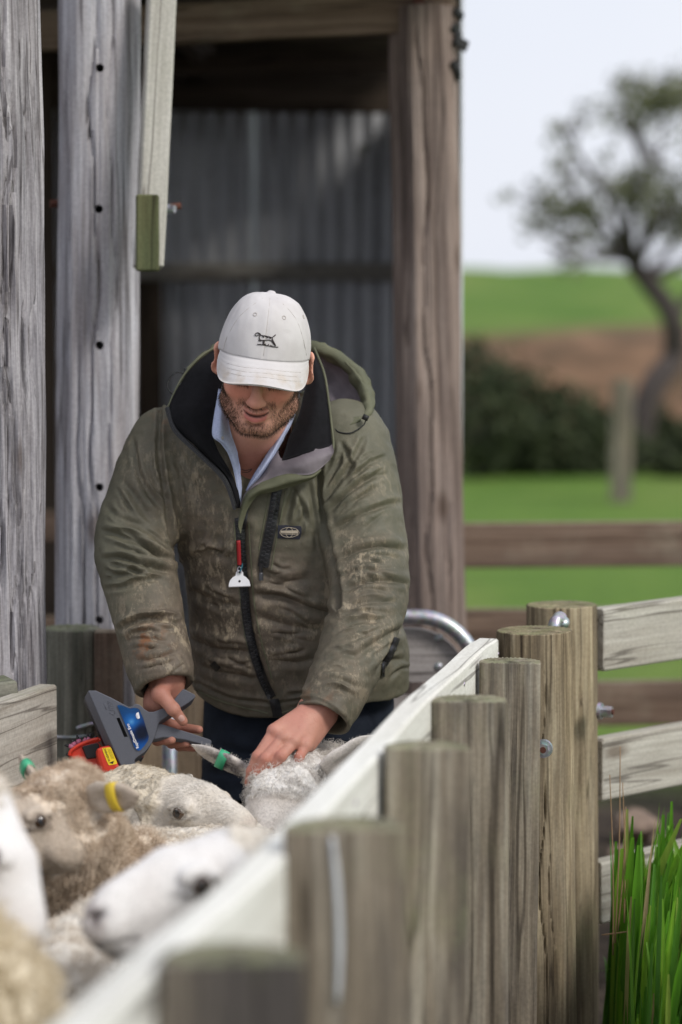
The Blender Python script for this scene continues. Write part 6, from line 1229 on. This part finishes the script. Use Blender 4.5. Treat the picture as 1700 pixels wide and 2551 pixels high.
SH = [
 dict(label='brown-necked sheep facing left with a yellow tag on its near ear', rump=(0.16, 4.60), chest=(-0.48, 4.30), top=0.668, poll=W(140, 2004, 4.16), fwd=(-0.72, -0.68, -0.06), up=(-0.12, 0.1, 1), knot=0.006, neckr=(0.26, 0.05), wool=CREAM, neckwool=BROWNISH, face=((0.44, 0.355, 0.28), (0.64, 0.555, 0.46)),
      ears=((1.0, -0.02, 0.30), (1.0, 0.85, 0.2)), tags=((M_TAGY, 0.58, 0.020), (M_TAGG, 0.62, 0.018)), headwool=1.2, s=0.93, h=0.0042, wlen=0.013, nw=30000, wr=0.00055, seed=1, fatneck=0.68, earlen=0.128, width=0.165, dirt=0.25),
 dict(label='cream-faced sheep looking right with dark eye below the injector', rump=(-0.50, 5.22), chest=(-0.44, 4.72), top=0.62, poll=W(424, 1986, 4.60), fwd=(0.76, -0.62, 0.06), up=(0.0, 0.0, 1), wool=((0.50, 0.42, 0.31), (0.66, 0.58, 0.46), (0.78, 0.71, 0.60)), face=((0.62, 0.55, 0.46), (0.80, 0.75, 0.68)),
      ears=((0.8, -0.25, 0.6), (0.75, -0.40, 0.75)), headwool=0.12, s=0.98, h=0.0038, wlen=0.008, nw=16000, wr=0.00045, seed=2, width=0.13, earlen=0.13, facefuzz=9000, marks=0.2, headw=1.1),
 dict(label='woolly-headed sheep under the hand with a green tag on its speckled ear', rump=(0.17, 5.22), chest=(0.02, 4.78), top=0.63, poll=W(706, 1958, 4.60), fwd=(-0.22, -0.80, -0.55), up=(0.05, 0.3, 1), wool=((0.70, 0.655, 0.61), (0.83, 0.80, 0.76), (0.90, 0.88, 0.85)), face=WHITEF,
      ears=((0.75, 0.30, 0.5), (0.90, 0.50, 0.1)), tags=(None, (M_TAGG, 0.52, 0.018)), headwool=0.85, s=1.10, h=0.0042, wlen=0.020, nw=22000, wr=0.00055, seed=3, width=0.13, dark=(((0.075, 0.045, -0.045), (0.03, 0.03, 0.022)), ((-0.03, -0.10, 0.035), (0.05, 0.05, 0.045))), earlen=0.118),
 dict(label='blurred white-faced sheep pointing its nose left beside the pale rail', rump=(0.03, 4.25), chest=(-0.12, 3.72), top=0.64, poll=W(590, 2150, 3.46), fwd=(-0.84, -0.50, 0.02), up=(-0.05, 0.1, 1), dark=(((0.210, 0.0, -0.044), (0.022, 0.036, 0.022)), ((0.185, 0.0, -0.088), (0.04, 0.03, 0.014))), wool=CREAM, face=((0.76, 0.725, 0.70), (0.86, 0.84, 0.82)), ears=((0.8, 0.0, 0.7), (0.8, 0.0, 0.7)), headwool=0.2, s=1.12, h=0.005, wlen=0.012, nw=9000, wr=0.0009, seed=4, width=0.15, facefuzz=1200, marks=0.1),
 dict(label='blurred white-faced sheep at the left edge with its dark muzzle hanging down', rump=(-1.0, 2.70), chest=(-0.80, 3.20), top=0.72, poll=W(-62, 2005, 3.36), fwd=(0.58, -0.26, -0.74), up=(0.3, 0.3, 1), dark=(((0.207, 0.0, -0.052), (0.020, 0.034, 0.024)), ((0.19, 0.0, -0.088), (0.03, 0.03, 0.016))), wool=CREAM, face=((0.76, 0.725, 0.70), (0.86, 0.84, 0.82)), ears=((0.95, 0.1, 0.25), (0.9, -0.1, 0.3)), headwool=0.2, s=1.02, h=0.005, wlen=0.02, nw=9000, wr=0.0009, seed=5, width=0.15, facefuzz=0, marks=0.1),
 dict(label='blurred yellowish sheep back in the bottom left corner', rump=(-0.52, 3.22), chest=(-0.64, 2.55), top=0.84, poll=(-0.70, 2.30, 0.92), fwd=(-0.3, -0.9, -0.3), wool=((0.62, 0.52, 0.36), (0.75, 0.66, 0.50), (0.85, 0.78, 0.66)), face=WHITEF, h=0.006, wlen=0.03, nw=14000, wr=0.0010, seed=6, width=0.175, facefuzz=0, marks=0.1, dirt=0.6),
 dict(label='cream sheep back seen between the two blurred white faces', rump=(-0.34, 4.02), chest=(-0.46, 3.34), top=0.65, poll=(-0.50, 3.02, 0.48), fwd=(-0.3, -0.6, -0.75), wool=CREAM, face=WHITEF, h=0.006, wlen=0.014, nw=22000, wr=0.0008, dirt=0.15, seed=7, width=0.16, facefuzz=0, marks=0.1)]
for d_ in SH: sheep(**d_)
# ================================================================== ear-tag / dosing injector held in his right hand
tool = thing('dosing_injector', 'dark grey plastic injector with red magazine held in his right hand', 'injector', W(300, 1800, 4.78))
def z1(*p): return [(100 + a / 3.92, 1480 + b / 3.92) for a, b in p]
t_ = NT('grey_plastic'); c_ = t_.coord(); n_ = t_.noise(c_, 700, 2); M_PLAS = t_.done(t_.ramp(n_, (0.3, (0.088, 0.094, 0.115)), (0.7, (0.112, 0.118, 0.142))), 0.55, t_.bump(n_, 0.15, 0.001), spec=0.4)
M_REDP = plain('red_plastic', (0.62, 0.045, 0.022), 0.35, var=0.1, scale=60); M_BLKP = plain('black_plastic', (0.014, 0.014, 0.017), 0.3, var=0.2); M_YEL = plain('yellow_label', (0.85, 0.62, 0.02), 0.45, var=0.05); M_PINK = plain('pink_plug', (0.55, 0.17, 0.28), 0.4)
TILT = (0.00012, 0.00006); TD0 = 4.757
body_o = z1((470, 948), (480, 940), (545, 940), (700, 1012), (860, 1098), (885, 1100), (905, 1088), (935, 1070), (965, 1075), (990, 1092), (1020, 1122), (1060, 1148), (1110, 1148), (1160, 1130), (1225, 1105), (1290, 1055), (1340, 990), (1390, 932), (1405, 925), (1505, 975), (1520, 992), (1512, 1014), (1440, 1068), (1370, 1112), (1290, 1160), (1225, 1205), (1175, 1240), (1152, 1275), (1140, 1320), (1120, 1395), (1095, 1450), (1060, 1500), (1020, 1545), (960, 1585), (930, 1610), (924, 1632), (936, 1660), (975, 1688), (1020, 1692), (1078, 1682), (1092, 1690), (1090, 1705), (1040, 1795), (1030, 1802), (960, 1790), (900, 1790), (848, 1798), (838, 1788), (760, 1610), (640, 1340))
tb_ = prism('body', body_o, TD0, 0.030, M_PLAS, tool, (-10, 18), 0.0016, tilt=TILT)
def boolean_cut(o, outline, D0, t):
    cut = prism('cut', outline, D0, t, M_BLKP, None, tilt=(0, 0)); md = o.modifiers.new('b', 'BOOLEAN'); md.operation = 'DIFFERENCE'; md.object = cut; md.solver = 'EXACT'; bpy.context.view_layer.update()
    nm = bpy.data.meshes.new_from_object(o.evaluated_get(bpy.context.evaluated_depsgraph_get())); o.modifiers.clear(); o.data = nm; bpy.data.objects.remove(cut)
slot = z1((745, 1212), (777, 1208), (858, 1394), (822, 1398)); boolean_cut(tb_, slot, TD0 - 0.02, 0.034); prism('slot_floor', z1((738, 1206), (782, 1202), (864, 1400), (816, 1404)), TD0 + 0.0135, 0.002, M_BLKP, tb_)
prism('spine', z1((446, 1018), (462, 985), (600, 1270), (850, 1800), (838, 1850), (812, 1850)), TD0 + 0.012, 0.026, M_BLKP, tool, (-6, 8), 0.001)
lev = z1((1150, 1262), (1200, 1270), (1330, 1312), (1480, 1358), (1640, 1412), (1668, 1424), (1676, 1440), (1668, 1480), (1655, 1490), (1560, 1462), (1420, 1425), (1280, 1405), (1200, 1400), (1150, 1412), (1110, 1420))
prism('trigger_lever', lev, 4.775, 0.016, M_PLAS, tool, (-3, 9), 0.0018, tilt=(0.00012, 0))
# picture label
t_ = NT('blue_label'); c_ = t_.coord(); sx = t_.n('SeparateXYZ', i0=c_, out=0); sz = t_.n('SeparateXYZ', i0=c_, out=2); lc = W(322, 1808, TD0)
d0 = t_.n('VectorMath', {'operation': 'DISTANCE'}, i0=c_, i1=tuple(W(328, 1797, TD0)), out=1); ring = t_.math('SINE', t_.math('MULTIPLY', d0, 2600.0))
col = t_.ramp(d0, (0.0, (0.25, 0.65, 0.95)), (0.006, (0.02, 0.20, 0.60)), (0.02, (0.008, 0.055, 0.22)), (0.035, (0.006, 0.03, 0.12)), (0.06, (0.01, 0.16, 0.55)))
hi_ = t_.ramp(t_.math('MULTIPLY', t_.math('SUBTRACT', sz, float(lc[2]) - 0.02), 14.0), (0.2, 0.0), (0.8, 1.0)); col = t_.mix(t_.math('MULTIPLY', t_.math('MULTIPLY', t_.ramp(ring, (0.6, 0.0), (0.9, 0.7)), hi_), 0.7), col, (0.05, 0.5, 0.85, 1))
dk_ = t_.n('VectorMath', {'operation': 'DISTANCE'}, i0=c_, i1=tuple(W(355, 1825, TD0)), out=1); col = t_.mix(t_.ramp(dk_, (0.010, 0.9), (0.022, 0.0)), col, (0.004, 0.008, 0.02, 1)); M_BLUE = t_.done(t_.mix(1.0, col, (0.55, 0.6, 0.7, 1), 'MULTIPLY'), 0.4, spec=0.3)
TB = BVHTree.FromPolygons([tuple(v.co) for v in tb_.data.vertices], [tuple(p.vertices) for p in tb_.data.polygons])
lab = prism('picture_label', z1((757, 1092), (765, 1083), (800, 1085), (880, 1117), (920, 1110), (955, 1115), (972, 1128), (1010, 1215), (1055, 1360), (1064, 1392), (1056, 1430), (1020, 1482), (985, 1520), (965, 1527), (945, 1520), (920, 1488), (860, 1330), (800, 1195)), TD0 - 0.0009, 0.0014, M_BLUE, tb_, (0, 0), 0.0, tilt=TILT)
# the tilt is about each outline's own centre, so seat the label on the body face
hl_, _n = hit(TB, 330, 1800); dl = float((np.array(hl_) - CAMV) @ FWD); cl_ = np.mean([(CAMV * 0 + np.array(v.co)) for v in lab.data.vertices], 0); dlab = float((cl_ - CAMV) @ FWD)
lab.location = Vector(W(850, 1275.5, dl - dlab + 4.0) - W(850, 1275.5, 4.0)) + lab.location
M_WHT = plain('white_print', (0.8, 0.8, 0.82), 0.5, var=0.02)
text_on('label_text', 'RapIDmatic Evo', TB, 346.5, 1862.5, 10.2, -113, M_WHT, tb_, 0.0034, 0.02)
prism('label_logo', [(336.5, 1775), (340, 1776.5), (345.5, 1774), (349, 1789), (344, 1791.5), (340, 1789)], dl - 0.0022, 0.0012, M_WHT, tb_); text_on('logo_text', 'ALLX', TB, 343, 1789.5, 4.8, -104, M_BLUE, tb_, 0.0036)
stitch('moulded_logo', [z1((655, 1050), (690, 1052)), z1((660, 1068), (700, 1070)), z1((665, 1090), (718, 1092)), z1((668, 1110), (720, 1112)), z1((672, 1132), (724, 1136), (728, 1170)), z1((676, 1160), (720, 1182)), z1((620, 1060), (650, 1130))], 0.0006, M_PLAS, tb_, TB, 0.0003)
# red magazine, flange, black latch, warning block, plugs
mag = prism('magazine', z1((288, 1578), (320, 1535), (420, 1478), (560, 1440), (600, 1480), (640, 1640), (640, 1735), (560, 1765), (465, 1775), (400, 1715)), 4.785, 0.050, M_REDP, tool, (-4, 6), 0.004)
fl = spline([(*p, 0) for p in z1((286, 1578), (300, 1535), (370, 1482), (470, 1438), (572, 1412))], 6)[:, :2]
tube('magazine_rim', [W(x, y, 4.782) for x, y in fl], 0.0034, M_REDP, mag, 8); tube('magazine_rim', [W(x + 6, y + 3, 4.83) for x, y in fl], 0.0034, M_REDP, mag, 8)
prism('lower_flange', z1((560, 1780), (640, 1770), (672, 1782), (665, 1820), (640, 1848), (605, 1868), (590, 1850)), 4.792, 0.03, M_REDP, mag, (0, 3), 0.003)
prism('latch', z1((413, 1492), (430, 1482), (556, 1452), (578, 1470), (580, 1592), (470, 1608), (455, 1598)), 4.779, 0.012, M_BLKP, mag, (-3, 4), 0.0015)
wb_ = prism('warning_block', z1((553, 1530), (562, 1508), (600, 1490), (672, 1474), (690, 1478), (706, 1502), (740, 1590), (778, 1685), (780, 1712), (770, 1745), (742, 1768), (690, 1762), (640, 1762), (610, 1742), (590, 1700), (570, 1640), (556, 1575)), 4.752, 0.030, M_REDP, tool, (-3, 5), 0.007)
yl = prism('warning_label', z1((607, 1510), (615, 1504), (682, 1497), (693, 1505), (752, 1645), (750, 1660), (680, 1673), (668, 1668), (650, 1630), (615, 1540)), 4.7512, 0.0012, M_YEL, wb_)
TY = BVHTree.FromPolygons([tuple(v.co) for v in yl.data.vertices], [tuple(p.vertices) for p in yl.data.polygons]); M_INK = plain('black_print', (0.012, 0.011, 0.01), 0.6)
text_on('warning_text', 'WARNING', TY, 275.5, 1896.5, 7.6, -111, M_INK, yl, 0.0003, 0.015); prism('warning_triangle', z1((672, 1650), (722, 1628), (712, 1660)), 4.7509, 0.0004, M_INK, yl)
stitch('small_print', [z1((662 + 12 * k, 1515), (700 + 12 * k, 1610)) for k in range(3)], 0.0002, M_INK, yl, TY, 0.0002)
for (bx_, by, tx, ty, pk) in ((318, 1492, 238, 1476, 1), (335, 1470, 308, 1418, 1), (382, 1448, 358, 1382, 1), (440, 1440, 470, 1372, 1), (500, 1428, 560, 1388, 0), (285, 1575, 252, 1560, 0), (468, 1430, 500, 1362, 1)):
    (x0, y0), (x1, y1) = z1((bx_, by), (tx, ty)); a, b = W(x0, y0, 4.80), W(x1, y1, 4.80); tube('plug_tip', [a, a * 0.3 + b * 0.7, b], [0.0034, 0.0034, 0.0014], M_BLKP, mag, 8)
    if pk: tube('plug_base', [a - (b - a) * 0.25, a * 0.55 + b * 0.45], [0.0062, 0.0045], M_PINK, mag, 8)
for (x, y) in ((545, 1785), (570, 1800), (600, 1812)): (a, b), = z1((x, y)); tube('plug_tip', [W(a, b, 4.786), W(a + 9, b + 7, 4.782)], [0.005, 0.002], M_BLKP, mag, 8)
prism('inner_pin', z1((952, 1598), (1000, 1560), (1012, 1590), (985, 1640), (965, 1625)), 4.79, 0.012, M_BLKP, tool, (0, 2), 0.001); prism('inner_slider', z1((975, 1570), (1004, 1556), (1006, 1590), (985, 1602)), 4.786, 0.01, M_REDP, tool, (0, 1), 0.001)
